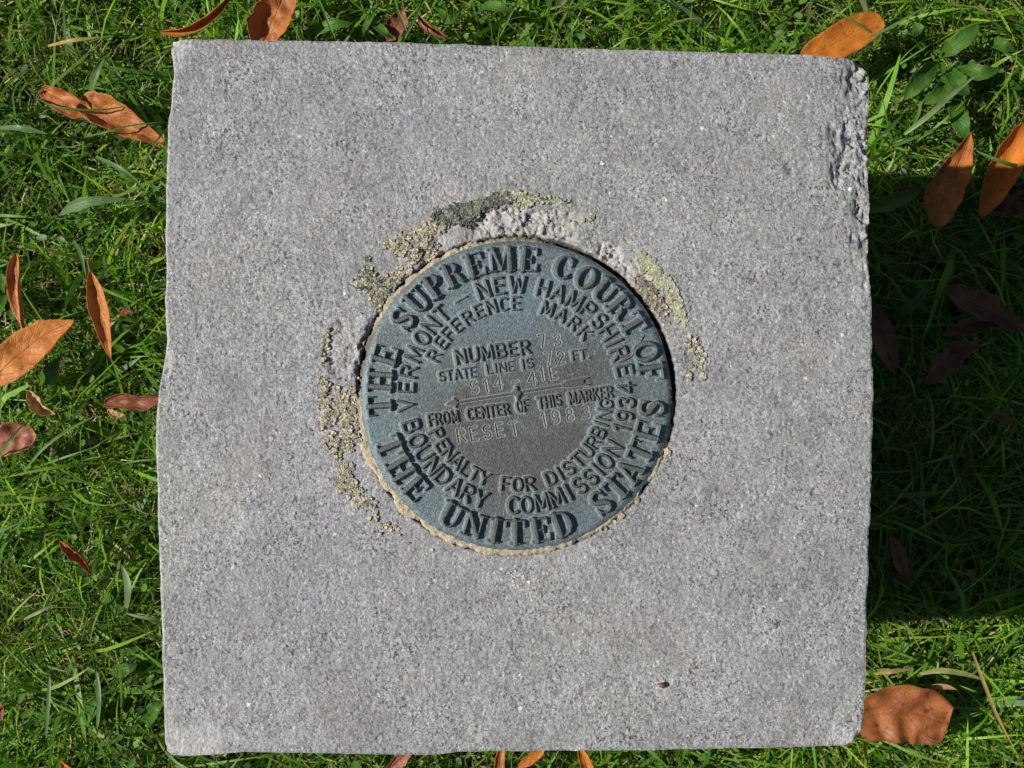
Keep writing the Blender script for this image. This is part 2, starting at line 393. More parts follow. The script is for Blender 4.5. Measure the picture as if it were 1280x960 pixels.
# heights (in mm)
hz = 0.35 * fbm(pu * .004, pv * .004, 3) + 0.16 * fbm(pu * .045, pv * .045, 4) + 0.10 * perlin(pu * .33, pv * .33)
pits = sstep(0.45, 0.75, perlin(pu * .16 + 50, pv * .16)); hz -= 0.35 * pits
dl, dr_, dt, db = U * NS * 0 + (pu - L_[:, 0][None, :]), (R_[:, 0][None, :] - pu), (pv - T_[:, 1][:, None]), (B_[:, 1][:, None] - pv)
de = np.minimum(np.minimum(dl, dr_), np.minimum(dt, db)) / MM            # mm from the edge
rough_e = 0.45 + 0.6 * fbm(pu * .03 + 9, pv * .03, 3)
rr = np.clip(rough_e + 0.3, .3, 1.6)
hz -= np.where(de < rr, (rr - np.sqrt(np.clip(rr ** 2 - (rr - de) ** 2, 0, None))) * 0.9, 0)
chip = np.zeros_like(hz); pale = np.zeros_like(hz); gap_dark = np.zeros_like(hz)
nz1 = fbm(pu * .035 + 3, pv * .035 + 8, 5); nz2 = fbm(pu * .11, pv * .11, 4)
def ell(cu, cv, ru, rv, a=0):
    a = math.radians(a); x = (pu - cu) * math.cos(a) + (pv - cv) * math.sin(a); y = -(pu - cu) * math.sin(a) + (pv - cv) * math.cos(a)
    return np.hypot(x / ru, y / rv)
rad = ex - DR
def facets(spacing, seed, slope):
    rg = np.random.default_rng(seed); out = np.zeros(pu.size)
    sel = ((rad < 60) & (ex > DR - 16) | (pu > 1035)).ravel(); idx_ = np.nonzero(sel)[0]
    x = pu.ravel()[idx_] + 5 * perlin(pu.ravel()[idx_] * .09, pv.ravel()[idx_] * .09); y = pv.ravel()[idx_] + 5 * perlin(pu.ravel()[idx_] * .09 + 30, pv.ravel()[idx_] * .09)
    gxs = np.floor(x / spacing).astype(int); gys = np.floor(y / spacing).astype(int)
    T = rg.uniform(0, 1, (256, 256, 5)); best = np.full(len(x), 1e9); val = np.zeros(len(x))
    for a_ in (-1, 0, 1):
        for b_ in (-1, 0, 1):
            t_ = T[(gxs + a_) & 255, (gys + b_) & 255]; sx = (gxs + a_ + t_[:, 0]) * spacing; sy = (gys + b_ + t_[:, 1]) * spacing
            d_ = np.hypot(x - sx, y - sy); h_ = t_[:, 2] * .8 + ((x - sx) * (t_[:, 3] - .5) + (y - sy) * (t_[:, 4] - .5)) * slope / spacing
            m_ = d_ < best; best = np.where(m_, d_, best); val = np.where(m_, h_, val)
    out[idx_] = val; return out.reshape(pu.shape)
fct2 = .8 * facets(19, 8, 3.0) + .35 * facets(7, 9, 2.4) + .15 * fbm(pu * .35, pv * .2, 3)
# broken right edge: ledges of split stone
for (cu, cv, ru, rv, dep, a) in [(1074, 150, 44, 110, 1.6, 8), (1060, 200, 30, 55, 1.0, 0), (1092, 205, 26, 60, 1.8, 0), (1084, 305, 24, 62, 1.9, -4), (1082, 84, 30, 26, 1.3, 0)]:
    m = sstep(1.1, 0.1, ell(cu, cv, ru, rv, a) + nz1 * .3 + .15 * fbm(pu * .13, pv * .05, 3))
    hz -= m * (dep + (fct2 - .4) * 1.35); pale = np.maximum(pale, m * .55 * sstep(-.2, .3, nz2))
m = sstep(1, .75, ell(1077, 333, 12, 26) + nz1 * .5); chip = np.maximum(chip, m * .8)
# shallow scallops along the left edge
for (cu, cv, ru, rv, dep) in [(205, 440, 9, 60, 1.2), (208, 120, 8, 40, 1.2), (205, 250, 5, 60, .7), (200, 780, 5, 70, .8), (216, 52, 9, 12, 2.0), (206, 940, 10, 12, 1.6), (1076, 925, 10, 14, 1.5)]:
    m = sstep(1, .3, ell(cu, cv, ru, rv) + nz1 * .2); hz -= m * dep
pale = np.maximum(pale, sstep(1, .2, ell(222, 62, 26, 30) + nz1 * .4) * .9)
pale = np.maximum(pale, sstep(1, .2, ell(240, 930, 80, 45) + nz1 * .5) * .75)
pale = np.maximum(pale, sstep(5, 0, (pu - L_[:, 0][None, :])) * .7)  # bright sunlit rim of the left edge painted into the colour
pale = np.maximum(pale, sstep(1, .3, ell(1060, 918, 30, 20) + nz1 * .4) * .6)
pale = np.maximum(pale, sstep(1, .2, ell(370, 312, 7, 6)) * 1.0)
# spalled stone round the disk (top and left)
rad = ex - DR
def arcw(a0, a1, soft=6):
    aa = (ang - a0) % 360; span = (a1 - a0) % 360
    return sstep(0, soft, aa) * sstep(span, span - soft, aa) * (aa <= span)
band = lambda a0, a1, r1, soft=6: arcw(a0, a1, soft) * sstep(r1, r1 - 7, rad + nz1 * 9)
m = np.maximum(band(66, 112, 44, 10), band(38, 70, 30, 10)); m = np.maximum(m, band(112, 128, 30, 6) * .8)
fct = .65 * facets(14, 5, 3.0) + .35 * facets(6, 6, 2.6) + .12 * fbm(pu * .3, pv * .3, 3)
hz -= m * (2.0 - fct * 2.0 + nz1 * .5); chip = np.maximum(chip, m)
m = sstep(1, .7, ell(430, 432, 26, 42, 15) + nz1 * .25); hz -= m * (1.1 - fct * 1.1); chip = np.maximum(chip, m * .6)
m2 = band(150, 176, 14); hz -= m2 * (1.6 + nz2 * 1.2); gap_dark = np.maximum(gap_dark, m2 * sstep(-.1, .5, nz2) * .9)  # left arc lowered and darkened in noise patches
m = sstep(1, .5, ell(870, 450, 16, 34) + nz1 * .3); hz -= m * .5
# drilled seat of the disk
gapw = np.interp(ang, [0, 20, 45, 70, 85, 110, 150, 170, 190, 250, 290, 330, 350, 360], [5, 5, 5, 5, 5, 5, 6, 5, 6, 6, 4, 4, 5, 5])
seat = sstep(gapw + 1.5, gapw - 1.5, rad + nz2 * 1.5)
hz -= seat * 5.0
gap_dark = np.maximum(gap_dark, sstep(gapw + 3, gapw - 1, rad + nz2 * 2) * .9)  # shadow of the gap round the disk painted onto the stone
hz[ex < DR - 14] = -9
Zt = TOP + hz * 0.001
Vt = np.stack([W[..., 0], W[..., 1], Zt], -1)
# walls: the border ring carried down to below the soil
ring = np.r_[[i * NS for i in range(NS)], [(NS - 1) * NS + j for j in range(1, NS)], [i * NS + NS - 1 for i in range(NS - 2, -1, -1)], [j for j in range(NS - 2, 0, -1)]]
flat = Vt.reshape(-1, 3); rp = flat[ring]; cen = rp.mean(0)
tg = np.roll(rp, -3, 0) - np.roll(rp, 3, 0); nrm = np.stack([-tg[:, 1], tg[:, 0]], -1); nrm /= np.linalg.norm(nrm, axis=1)[:, None] + 1e-9
sgn = np.sign(((rp[:, :2] - cen[:2]) * nrm).sum(1)); nrm *= -sgn[:, None]        # inward
per = np.r_[0, np.cumsum(np.linalg.norm(np.diff(rp[:, :2], axis=0), axis=1))]
walls = []
KW = 60
for k in range(1, KW + 1):
    f = k / KW; z = -0.03 + (rp[:, 2] + 0.03) * (1 - f)
    q = rp.copy(); q[:, 2] = z + 0.0004 * perlin(per * 300, z * 300)
    inw = 0.0016 * min(1, k / 3) + 0.0011 * fbm(per * 45, z * 45 + 3, 5) * min(1, k / 3)
    q[:, :2] += nrm * inw[:, None]; walls.append(q)
nr = len(ring); base_i = NS * NS
allV = np.concatenate([flat] + walls)
idx = [ring] + [base_i + k * nr + np.arange(nr) for k in range(KW)]
wq = []
for k in range(KW):
    a, b = idx[k], idx[k + 1]; wq.append(np.stack([a, np.roll(a, -1), np.roll(b, -1), b], -1))
ext = lambda a: np.r_[a.ravel(), np.zeros(len(allV) - NS * NS)]
tq = grid_quads(NS, NS)
# leave the hidden middle of the drilled seat open (under the disk)
cu_ = ex.ravel()[tq].max(1); tq = tq[cu_ > DR - 16]
post = mesh_np('granite_post', allV, np.concatenate([tq] + wq), mat=M_GRANITE, parent=marker, attrs={'chip': ext(chip), 'pale': ext(pale), 'gap_dark': ext(gap_dark)})

# ------------------------------------------------------------------ survey disk
DZ = TOP + 0.0016
DC = px(DCU, DCV, DZ)
RD = DR * KPX
G = (0.373 - 0.0016) / FPX                      # metres per photo pixel at the disk

# skeleton alphabet: strokes = lists of (x, y[, half width]); unit cap height
def arc(cx, cy, rx, ry, a0, a1, n=10, h=None, thick=None):
    o = []
    for i in range(n + 1):
        a = math.radians(a0 + (a1 - a0) * i / n); p = [cx + rx * math.cos(a), cy + ry * math.sin(a)]
        if thick: p.append(thick[1] + (thick[0] - thick[1]) * abs(math.cos(a)) ** 1.5)
        elif h: p.append(h)
        o.append(tuple(p))
    return o
SANS = {
 'A': (.66, [[(0, 0), (.33, 1), (.66, 0)], [(.13, .33), (.53, .33)]]),
 'B': (.58, [[(0, 0), (0, 1), (.32, 1)] + arc(.32, .76, .2, .24, 90, -90, 6) + [(0, .52)], [(.32, .52)] + arc(.34, .26, .24, .26, 90, -90, 6) + [(0, 0)]]),
 'C': (.6, [arc(.32, .5, .32, .5, 50, 310, 14)]),
 'D': (.6, [[(0, 0), (0, 1), (.25, 1)] + arc(.25, .5, .35, .5, 90, -90, 10) + [(0, 0)]]),
 'E': (.5, [[(.5, 1), (0, 1), (0, 0), (.5, 0)], [(0, .52), (.42, .52)]]),
 'F': (.5, [[(.5, 1), (0, 1), (0, 0)], [(0, .52), (.4, .52)]]),
 'G': (.62, [arc(.32, .5, .32, .5, 50, 330, 14) + [(.62, .45), (.36, .45)]]),
 'H': (.56, [[(0, 0), (0, 1)], [(.56, 0), (.56, 1)], [(0, .5), (.56, .5)]]),
 'I': (.12, [[(.06, 0), (.06, 1)]]),
 'K': (.6, [[(0, 0), (0, 1)], [(.56, 1), (0, .4)], [(.2, .6), (.6, 0)]]),
 'L': (.48, [[(0, 1), (0, 0), (.48, 0)]]),
 'M': (.72, [[(0, 0), (.04, 1), (.36, .15), (.68, 1), (.72, 0)]]),
 'N': (.6, [[(0, 0), (0, 1), (.6, 0), (.6, 1)]]),
 'O': (.64, [arc(.32, .5, .32, .5, 0, 360, 18)]),
 'P': (.54, [[(0, 0), (0, 1), (.3, 1)] + arc(.3, .75, .24, .25, 90, -90, 6) + [(0, .5)]]),
 'R': (.56, [[(0, 0), (0, 1), (.3, 1)] + arc(.3, .75, .24, .25, 90, -90, 6) + [(0, .5)], [(.26, .5), (.56, 0)]]),
 'S': (.54, [arc(.27, .74, .25, .26, 35, 250, 9) + arc(.27, .26, .26, .26, 80, -150, 10)]),
 'T': (.58, [[(0, 1), (.58, 1)], [(.29, 1), (.29, 0)]]),
 'U': (.58, [[(0, 1), (0, .3)] + arc(.29, .29, .29, .29, 180, 360, 8) + [(.58, 1)]]),
 'V': (.62, [[(0, 1), (.31, 0), (.62, 1)]]),
 'W': (.86, [[(0, 1), (.2, 0), (.43, .85), (.66, 0), (.86, 1)]]),
 'Y': (.62, [[(0, 1), (.31, .48), (.62, 1)], [(.31, .48), (.31, 0)]]),
 '-': (.5, [[(0, .5), (.5, .5)]]),
 '.': (.1, [[(.05, .05), (.06, .05)]]),
 '1': (.3, [[(.0, .78), (.2, 1), (.2, 0)]]),
 '2': (.5, [arc(.25, .73, .25, .27, 170, -25, 8) + [(.0, 0), (.52, 0)]]),
 '3': (.5, [arc(.23, .75, .24, .25, 150, -80, 8) + arc(.23, .26, .27, .26, 80, -150, 9)]),
 '4': (.58, [[(.42, 0), (.42, 1), (0, .3), (.58, .3)]]),
 '7': (.5, [[(0, 1), (.5, 1), (.2, 0)]]),
 '8': (.5, [arc(.25, .76, .2, .24, 0, 360, 12), arc(.25, .26, .25, .26, 0, 360, 12)]),
 '9': (.5, [arc(.25, .7, .25, .3, 0, 360, 12), [(.5, .7), (.5, .5)] + arc(.22, .3, .28, .3, 20, -100, 7)]),
}
TK, TN, SF = .125, .06, .055
def stem(x, y0=.05, y1=.95, h=TK): return [(x, y0, h), (x, y1, h)]
def srf(x, y, w=.2): return [(x - w, y, SF), (x + w, y, SF)]
SER = {
 'T': (.86, [stem(.43), srf(.43, .04, .2), [(.04, .95, .055), (.82, .95, .055)], [(.05, .95, .055), (.035, .70, .03)], [(.81, .95, .055), (.825, .70, .03)]]),
 'H': (.92, [stem(.2), stem(.72), srf(.2, .04), srf(.2, .96), srf(.72, .04), srf(.72, .96), [(.2, .5, .055), (.72, .5, .055)]]),
 'E': (.84, [stem(.2), [(.02, .96, .05), (.72, .96, .05)], [(.74, .96, .05), (.76, .70, .03)], [(.02, .04, .05), (.74, .04, .05)], [(.77, .04, .05), (.80, .32, .03)], [(.2, .5, .055), (.52, .5, .055)], [(.54, .36, .035), (.54, .64, .035)]]),
 'F': (.8, [stem(.2), [(.02, .96, .05), (.70, .96, .05)], [(.72, .96, .05), (.74, .70, .03)], srf(.2, .04, .2), [(.2, .5, .055), (.5, .5, .055)], [(.52, .36, .035), (.52, .64, .035)]]),
 'S': (.76, [[(.64, .74, .05), (.58, .86, .06), (.46, .95, .062), (.32, .95, .07), (.17, .87, .085), (.12, .73, .1), (.2, .60, .115), (.38, .5, .125), (.56, .40, .115), (.65, .27, .1), (.6, .13, .085), (.45, .05, .07), (.3, .05, .062), (.17, .13, .055), (.1, .28, .05)], [(.66, .66, .035), (.66, .96, .035)], [(.08, .04, .035), (.08, .34, .035)]]),
 'U': (.92, [[(.2, .96, TK), (.2, .38, TK), (.23, .2, .1), (.33, .08, .075), (.47, .04, .065), (.62, .09, .06), (.71, .22, .058), (.73, .4, .058), (.73, .96, .058)], srf(.2, .96, .19), srf(.73, .96, .16)]),
 'P': (.8, [stem(.2), srf(.2, .04, .2), [(.02, .96, .05), (.4, .96, .055), (.56, .9, .08), (.63, .73, .12), (.56, .56, .08), (.4, .5, .055), (.2, .5, .05)]]),
 'R': (.9, [stem(.2), srf(.2, .04, .2), [(.02, .96, .05), (.4, .96, .055), (.56, .9, .08), (.62, .74, .12), (.55, .58, .08), (.4, .52, .055), (.2, .52, .05)], [(.42, .52, .07), (.58, .42, .1), (.64, .2, .11), (.72, .07, .07), (.86, .08, .04)]]),
 'M': (1.1, [[(.17, .05, .055), (.17, .95, .055)], [(.2, .95, .11), (.54, .1, .08)], [(.54, .1, .055), (.86, .95, .05)], stem(.9), srf(.17, .04, .15), srf(.9, .04, .19), [(.02, .96, SF), (.24, .96, SF)], [(.84, .96, SF), (1.08, .96, SF)]]),
 'C': (.84, [arc(.44, .5, .34, .45, 48, 312, 16, thick=(.125, .055)), [(.7, .62, .035), (.7, .95, .04)], [(.66, .17, .05), (.72, .33, .035)]]),
 'O': (.88, [arc(.44, .5, .33, .455, 0, 360, 22, thick=(.125, .05))]),
 'N': (.96, [[(.17, .05, .055), (.17, .95, .055)], [(.18, .93, .11), (.76, .08, .11)], [(.77, .05, .055), (.77, .95, .055)], srf(.17, .04, .15), srf(.77, .96, .15), [(.02, .96, SF), (.24, .96, SF)]]),
 'I': (.44, [stem(.22), srf(.22, .04, .2), srf(.22, .96, .2)]),
 'D': (.9, [stem(.2), [(.02, .96, .05), (.42, .96, .055), (.6, .88, .085), (.71, .68, .115), (.73, .5, .122), (.71, .32, .115), (.6, .12, .085), (.42, .04, .055), (.02, .04, .05)]]),
 'A': (.96, [[(.16, .05, .055), (.46, .97, .055)], [(.48, .95, .11), (.78, .06, .115)], [(.27, .33, .05), (.66, .33, .05)], srf(.15, .04, .14), srf(.79, .04, .17)]),
}
def segs_of(g, hw):
    S = []
    for st_ in g[1]:
        for a, b in zip(st_[:-1], st_[1:]):
            S.append((a[0], a[1], a[2] if len(a) > 2 else hw, b[0], b[1], b[2] if len(b) > 2 else hw))
    return np.array(S)
def sdf(S, x, y):
    """signed distance of points to the union of tapered strokes"""
    d = np.full(x.shape, 9.)
    for ax, ay, ah, bx, by, bh in S:
        vx, vy = bx - ax, by - ay; L = vx * vx + vy * vy + 1e-12
        t = np.clip(((x - ax) * vx + (y - ay) * vy) / L, 0, 1)
        d = np.minimum(d, np.hypot(x - ax - t * vx, y - ay - t * vy) - (ah + (bh - ah) * t))
    return d

# the base plate: square grid wrapped on a circle
ND = 600
a = np.linspace(-1, 1, ND); A, B = np.meshgrid(a, a, indexing='ij')
mx = np.maximum(np.abs(A), np.abs(B)); ln = np.hypot(A, B) + 1e-9
Xd, Yd = A * mx / ln, B * mx / ln                 # unit disk
dxp, dyp = Xd * DR, Yd * DR                      # in photo pixels, y up
rp_ = np.hypot(dxp, dyp)
zd = -0.10 * sstep(DR * .55, 0, rp_) + 0.05 * fbm(dxp * .03, dyp * .03, 4) + 0.03 * perlin(dxp * .5, dyp * .5)
zd -= 0.9 * np.clip((rp_ - (DR - 7)) / 7, 0, 1) ** 2.2
# stamped (incised) characters
C9 = math.radians(9.6)
def crop5(x, y): return (530 + x / 5.3333 - DCU, -(390 + y / 5.3333 - DCV))
groove = np.zeros_like(zd)
def stampch(ch, cx, cy, cap, hw=.65, dep=.42, rot=C9):
    g = SANS[ch]; S = segs_of(g, 0.0); ox, oy = crop5(cx, cy); rot += random.gauss(0, .03); dep *= random.uniform(.8, 1.2)
    m = np.hypot(dxp - ox, dyp - oy) < cap * 1.2
    X_, Y_ = dxp[m] - ox, dyp[m] - oy
    lx = (X_ * math.cos(rot) + Y_ * math.sin(rot)) / cap + g[0] / 2; ly = (-X_ * math.sin(rot) + Y_ * math.cos(rot)) / cap + .5
    d = sdf(S, lx, ly) * cap
    f = sstep(hw * 1.6, 0.0, d); ridge = np.exp(-((d - hw * 2.3) / (hw * .9)) ** 2)
    zd[m] += -dep * f + 0.11 * ridge; groove[m] = np.maximum(groove[m], np.maximum(ridge, f * .7))
for ch, x, y, c in [('7', 790, 190, 15), ('3', 893, 185, 14), ('7', 832, 310, 16), ('2', 915, 302, 15),
                    ('S', 338, 500, 16), ('1', 415, 492, 16), ('4', 497, 470, 16), ('-', 612, 463, 15), ('4', 722, 442, 16), ('1', 788, 412, 16), ('E', 865, 405, 15.5),
                    ('R', 252, 822, 16.5), ('E', 335, 812, 16), ('S', 423, 798, 16), ('E', 508, 786, 16), ('T', 603, 778, 16),
                    ('1', 800, 718, 17), ('9', 880, 700, 15.5), ('8', 975, 685, 15.5), ('3', 1080, 668, 15.5)]:
    stampch(ch, x, y, c, rot=C9 if ch != '1' else C9 + .03)
# corroded lumps and dings
for (x, y, r, h) in [(-54, 168, 9, .35), (-22, 170, 10, .4), (95, 78, 5, .2), (20, 70, 3, .15), (30, -60, 4, .1)]:
    zd += h * np.exp(-((dxp - x) ** 2 + (dyp - y) ** 2) / r ** 2) * (1 + .5 * perlin(dxp * .3, dyp * .3))
Vd = np.stack([dxp * G, dyp * G, zd * .001], -1).reshape(-1, 3)
ringd = np.r_[[i * ND for i in range(ND)], [(ND - 1) * ND + j for j in range(1, ND)], [i * ND + ND - 1 for i in range(ND - 2, -1, -1)], [j for j in range(ND - 2, 0, -1)]]
r0 = Vd[ringd]; lo = r0.copy(); lo[:, 2] = -0.0035; nd = len(ringd)
rq = np.stack([ringd, np.roll(ringd, -1), np.roll(ND * ND + np.arange(nd), -1), ND * ND + np.arange(nd)], -1)
disk = mesh_np('survey_disk', np.concatenate([Vd, lo]), np.concatenate([grid_quads(ND, ND), rq]), mat=M_BRONZE, parent=marker,
               attrs={'crest': np.zeros(len(Vd) + nd), 'groove': np.r_[groove.ravel(), np.zeros(nd)]})
halo = np.zeros_like(zd)
disk.location = DC
disk.rotation_euler = (math.radians(.25), math.radians(.35), 0)
disk['label'] = 'round blue-green weathered bronze disk with raised and stamped lettering'

def HALO(S, box, cap, ox, oy, rot):
    m = (np.abs(dxp - ox) < cap * .95) & (np.abs(dyp - oy) < cap * .95)
    X_, Y_ = dxp[m] - ox, dyp[m] - oy
    lx = (X_ * math.cos(rot) + Y_ * math.sin(rot)) / cap + (box[0] + box[1]) / 2; ly = (-X_ * math.sin(rot) + Y_ * math.cos(rot)) / cap + .5
    halo[m] = np.maximum(halo[m], sstep(3.4, .6, sdf(S, lx, ly) * cap))

def raised(name, S, box, cap, ox, oy, rot, H, bev, N=34):
    """cast relief from strokes S (unit coords); box = unit extent; centre at ox, oy (px)"""
    HALO(S, box, cap, ox, oy, rot)
    x0, x1, y0, y1 = box; mrg = bev * 2.2 / cap + .02
    x0 -= mrg; x1 += mrg; y0 -= mrg; y1 += mrg
    step = 1.0 / N; nx = int((x1 - x0) / step) + 2; ny = int((y1 - y0) / step) + 2
    gx, gy = np.meshgrid(np.linspace(x0, x1, nx), np.linspace(y0, y1, ny), indexing='ij')
    wob = 0.35 * perlin(gx * cap * .22 + ox, gy * cap * .22 + oy)       # uneven cast edges
    d = sdf(S, gx, gy) * cap + wob
    f = sstep(bev, -bev * 1.7, d)
    h = H * 1.05 * f + 0.06 * fbm(gx * cap * .45 + ox, gy * cap * .45, 3) - .08 * (1 - f)
    h = np.where(d > bev * 1.3, -.25, h)
    cx, cy = (box[0] + box[1]) / 2, .5
    X_, Y_ = (gx - cx) * cap, (gy - cy) * cap
    wx = (X_ * math.cos(rot) - Y_ * math.sin(rot) + ox); wy = (X_ * math.sin(rot) + Y_ * math.cos(rot) + oy)
    rloc = np.hypot(wx, wy); sag = -0.10 * sstep(DR * .55, 0, rloc) - 0.9 * np.clip((rloc - (DR - 7)) / 7, 0, 1) ** 2.2
    Vv = np.stack([wx * G, wy * G, (h + sag + 0.05 * fbm(wx * .03, wy * .03, 4)) * .001], -1).reshape(-1, 3)
    q = grid_quads(nx, ny); q = q[(d.ravel()[q] < bev * 1.6).any(1)]
    used = np.unique(q); mp = -np.ones(nx * ny, int); mp[used] = np.arange(len(used))
    return mesh_np(name, Vv[used], mp[q], mat=M_BRONZE, parent=disk, attrs={'crest': (f.ravel()[used] > .85) * 0 + sstep(.5, .95, f.ravel()[used]), 'groove': np.zeros(len(used))})

def letter(ch, font, cap, ox, oy, rot, H, bev, hw=.085, wsc=1.0, N=34):
    g = font[ch]; S = segs_of(g, hw * random.uniform(.92, 1.1)).copy()
    rot += random.gauss(0, .02); cap *= random.uniform(.98, 1.02)
    S[:, 0] *= wsc; S[:, 3] *= wsc
    return raised('letter', S, (0, g[0] * wsc, 0, 1), cap, ox, oy, rot, H, bev, N)

def ring_text(chars, degs, r, cap, font, H, bev, top=True, hw=.085, wsc=1.0, N=34):
    for ch, dg in zip(chars, degs):
        a_ = math.radians(dg); rot = a_ - math.pi / 2 if top else a_ + math.pi / 2
        letter('-' if ch == '-' else ch, font, cap, r * math.cos(a_), r * math.sin(a_), rot, H, bev, hw, wsc, N)

ring_text('THESUPREMECOURTOF', [184.5, 174, 163, 146.2, 136.2, 126.8, 117.5, 107.6, 96.4, 84.8, 69.5, 59.3, 49.5, 40.1, 31.2, 18.6, 9.6], 171, 30.5, SER, 1.8, 1.1, True, wsc=.96, N=44)
ring_text('THEUNITEDSTATES', [202.2, 212.5, 222.8, 241.6, 252.0, 261.0, 269.6, 280.2, 290.0, 308.2, 317.3, 326.3, 335.3, 344.8, 354.4], 170, 30.5, SER, 1.8, 1.1, False, wsc=.96, N=44)
ring_text('VERMONTNEWHAMPSHIRE', [185.2, 176, 167.6, 158.1, 148.9, 140.8, 132.6, 107.7, 99.2, 89.6, 76, 67.6, 58.4, 50, 42, 34.4, 28.2, 22, 12.9], 138.5, 19.5, SANS, 1.2, .9, True, hw=.097, wsc=1.1)
raised('dash', np.array([(0, .5, .07, .85, .5, .07)]), (0, .85, 0, 1), 19, 138 * math.cos(math.radians(119.8)), 138 * math.sin(math.radians(119.8)), math.radians(29.8), .9, .9)
ring_text('BOUNDARYCOMMISSION1934', [196.6, 204.6, 212.4, 220.3, 228, 235.9, 243.3, 251, 268.6, 275, 283.1, 291.2, 298, 304.7, 311.7, 317.5, 323, 331, 342.7, 349, 356.3, 3.8], 137, 19.5, SANS, 1.2, .9, False, hw=.1, wsc=1.08)
ring_text('REFERENCEMARK', [154.4, 145.2, 138.2, 130.6, 122.2, 114, 106, 97.8, 90.2, 70.3, 60.8, 51.4, 42.2], 115, 15.5, SANS, 1.0, .78, True, hw=.105, wsc=1.12)
ring_text('PENALTYFORDISTURBING', [206, 214, 221, 228.3, 235.4, 241.9, 248.8, 263, 270.4, 278.4, 292.2, 299, 305.2, 313, 321, 328.3, 335.5, 341.4, 347.4, 354.2], 111.5, 16, SANS, 1.0, .78, False, hw=.105, wsc=1.12)
def line_text(txt, x0, y0, x1, y1, cap, H, bev, hw, N=30):
    """crop5 coordinates of the first and last letter's outer ends"""
    ws = [SANS[c][0] for c in txt]; p0 = np.array(crop5(x0, y0)); p1 = np.array(crop5(x1, y1)); L = np.linalg.norm(p1 - p0); dr = (p1 - p0) / L
    gap = .30; tot = sum(ws) + gap * (len(ws) - 1); sc = L / tot; s = 0
    for c, w_ in zip(txt, ws):
        q = p0 + dr * (s + w_ / 2) * sc; letter(c, SANS, cap, q[0], q[1], C9, H, bev, hw, sc / cap, N); s += w_ + gap
line_text('NUMBER', 212, 302, 698, 230, 16.5, .95, .75, .115)
line_text('STATE', 102, 432, 340, 400, 11.5, .7, .6, .12)
line_text('LINE', 420, 382, 598, 360, 11.5, .6, .6, .105)
line_text('IS', 655, 350, 722, 337, 11.5, .7, .6, .12)
line_text('FT.', 990, 292, 1100, 278, 11.5, .7, .6, .12)
line_text('FROM', 32, 722, 225, 695, 14, .8, .65, .115)
line_text('CENTER', 290, 683, 562, 645, 13.5, .8, .65, .115)
line_text('OF', 618, 632, 690, 622, 13.5, .8, .65, .115)
line_text('THIS', 760, 610, 908, 585, 13.5, .8, .65, .115)
line_text('MARKER', 968, 578, 1250, 530, 13.5, .8, .65, .115)
# direction arrow with a feathered tail, and the centre boss
def P5(x, y, h): q = crop5(x, y); return (q[0], q[1], h)
def abs_relief(name, segs, H, bev, step=.45):
    S = np.array([(*P5(*a_), *P5(*b_)) for a_, b_ in segs])
    m = (np.abs(dxp) < 110) & (np.abs(dyp) < 60); halo[m] = np.maximum(halo[m], 1.3 * sstep(3.2, .6, sdf(S, dxp[m], dyp[m])))  # pale outline in the colour stands in for sun contrast on the arrow
    x0 = min(S[:, 0].min(), S[:, 3].min()) - 5; x1 = max(S[:, 0].max(), S[:, 3].max()) + 5; y0 = min(S[:, 1].min(), S[:, 4].min()) - 5; y1 = max(S[:, 1].max(), S[:, 4].max()) + 5
    nx, ny = int((x1 - x0) / step), int((y1 - y0) / step)
    gx, gy = np.meshgrid(np.linspace(x0, x1, nx), np.linspace(y0, y1, ny), indexing='ij')
    d = sdf(S, gx, gy); f = sstep(bev, -bev * .8, d); h = np.where(d > bev * 1.3, -.25, H * f - .08 * (1 - f)) - 0.10 * sstep(DR * .55, 0, np.hypot(gx, gy)) + 0.05 * fbm(gx * .03, gy * .03, 4)
    Vv = np.stack([gx * G, gy * G, h * .001], -1).reshape(-1, 3); q = grid_quads(nx, ny); q = q[(d.ravel()[q] < bev * 1.6).any(1)]
    used = np.unique(q); mp = -np.ones(nx * ny, int); mp[used] = np.arange(len(used))
    return mesh_np(name, Vv[used], mp[q], mat=M_BRONZE, parent=disk, attrs={'crest': f.ravel()[used], 'groove': np.zeros(len(used))})
abs_relief('arrow', [((215, 605, 1.3), (905, 492, 1.3)), ((150, 615, .4), (205, 604, 4.6)), ((202, 578, 1.3), (212, 634, 1.3)),
                     ((905, 492, .8), (960, 480, 3.8)), ((960, 480, 3.8), (1045, 465, 4.6)), ((1045, 452, 2.2), (1092, 439, 1.0)), ((1045, 478, 2.2), (1097, 484, 1.0))], .75, .6)
abs_relief('centre_boss', [((616, 503, 1.8), (626, 578, 1.8)), ((610, 537, 3.6), (630, 543, 3.6))], 1.0, .7)

zz_ = zd + .16 * halo
disk.data.vertices.foreach_set('co', np.concatenate([np.stack([dxp * G, dyp * G, zz_ * .001], -1).reshape(-1, 3), lo]).astype(np.float32).ravel())
at_ = disk.data.attributes.new('halo', 'FLOAT', 'POINT'); at_.data.foreach_set('value', np.r_[halo.ravel(), np.zeros(nd)].astype(np.float32))
disk.data.update()

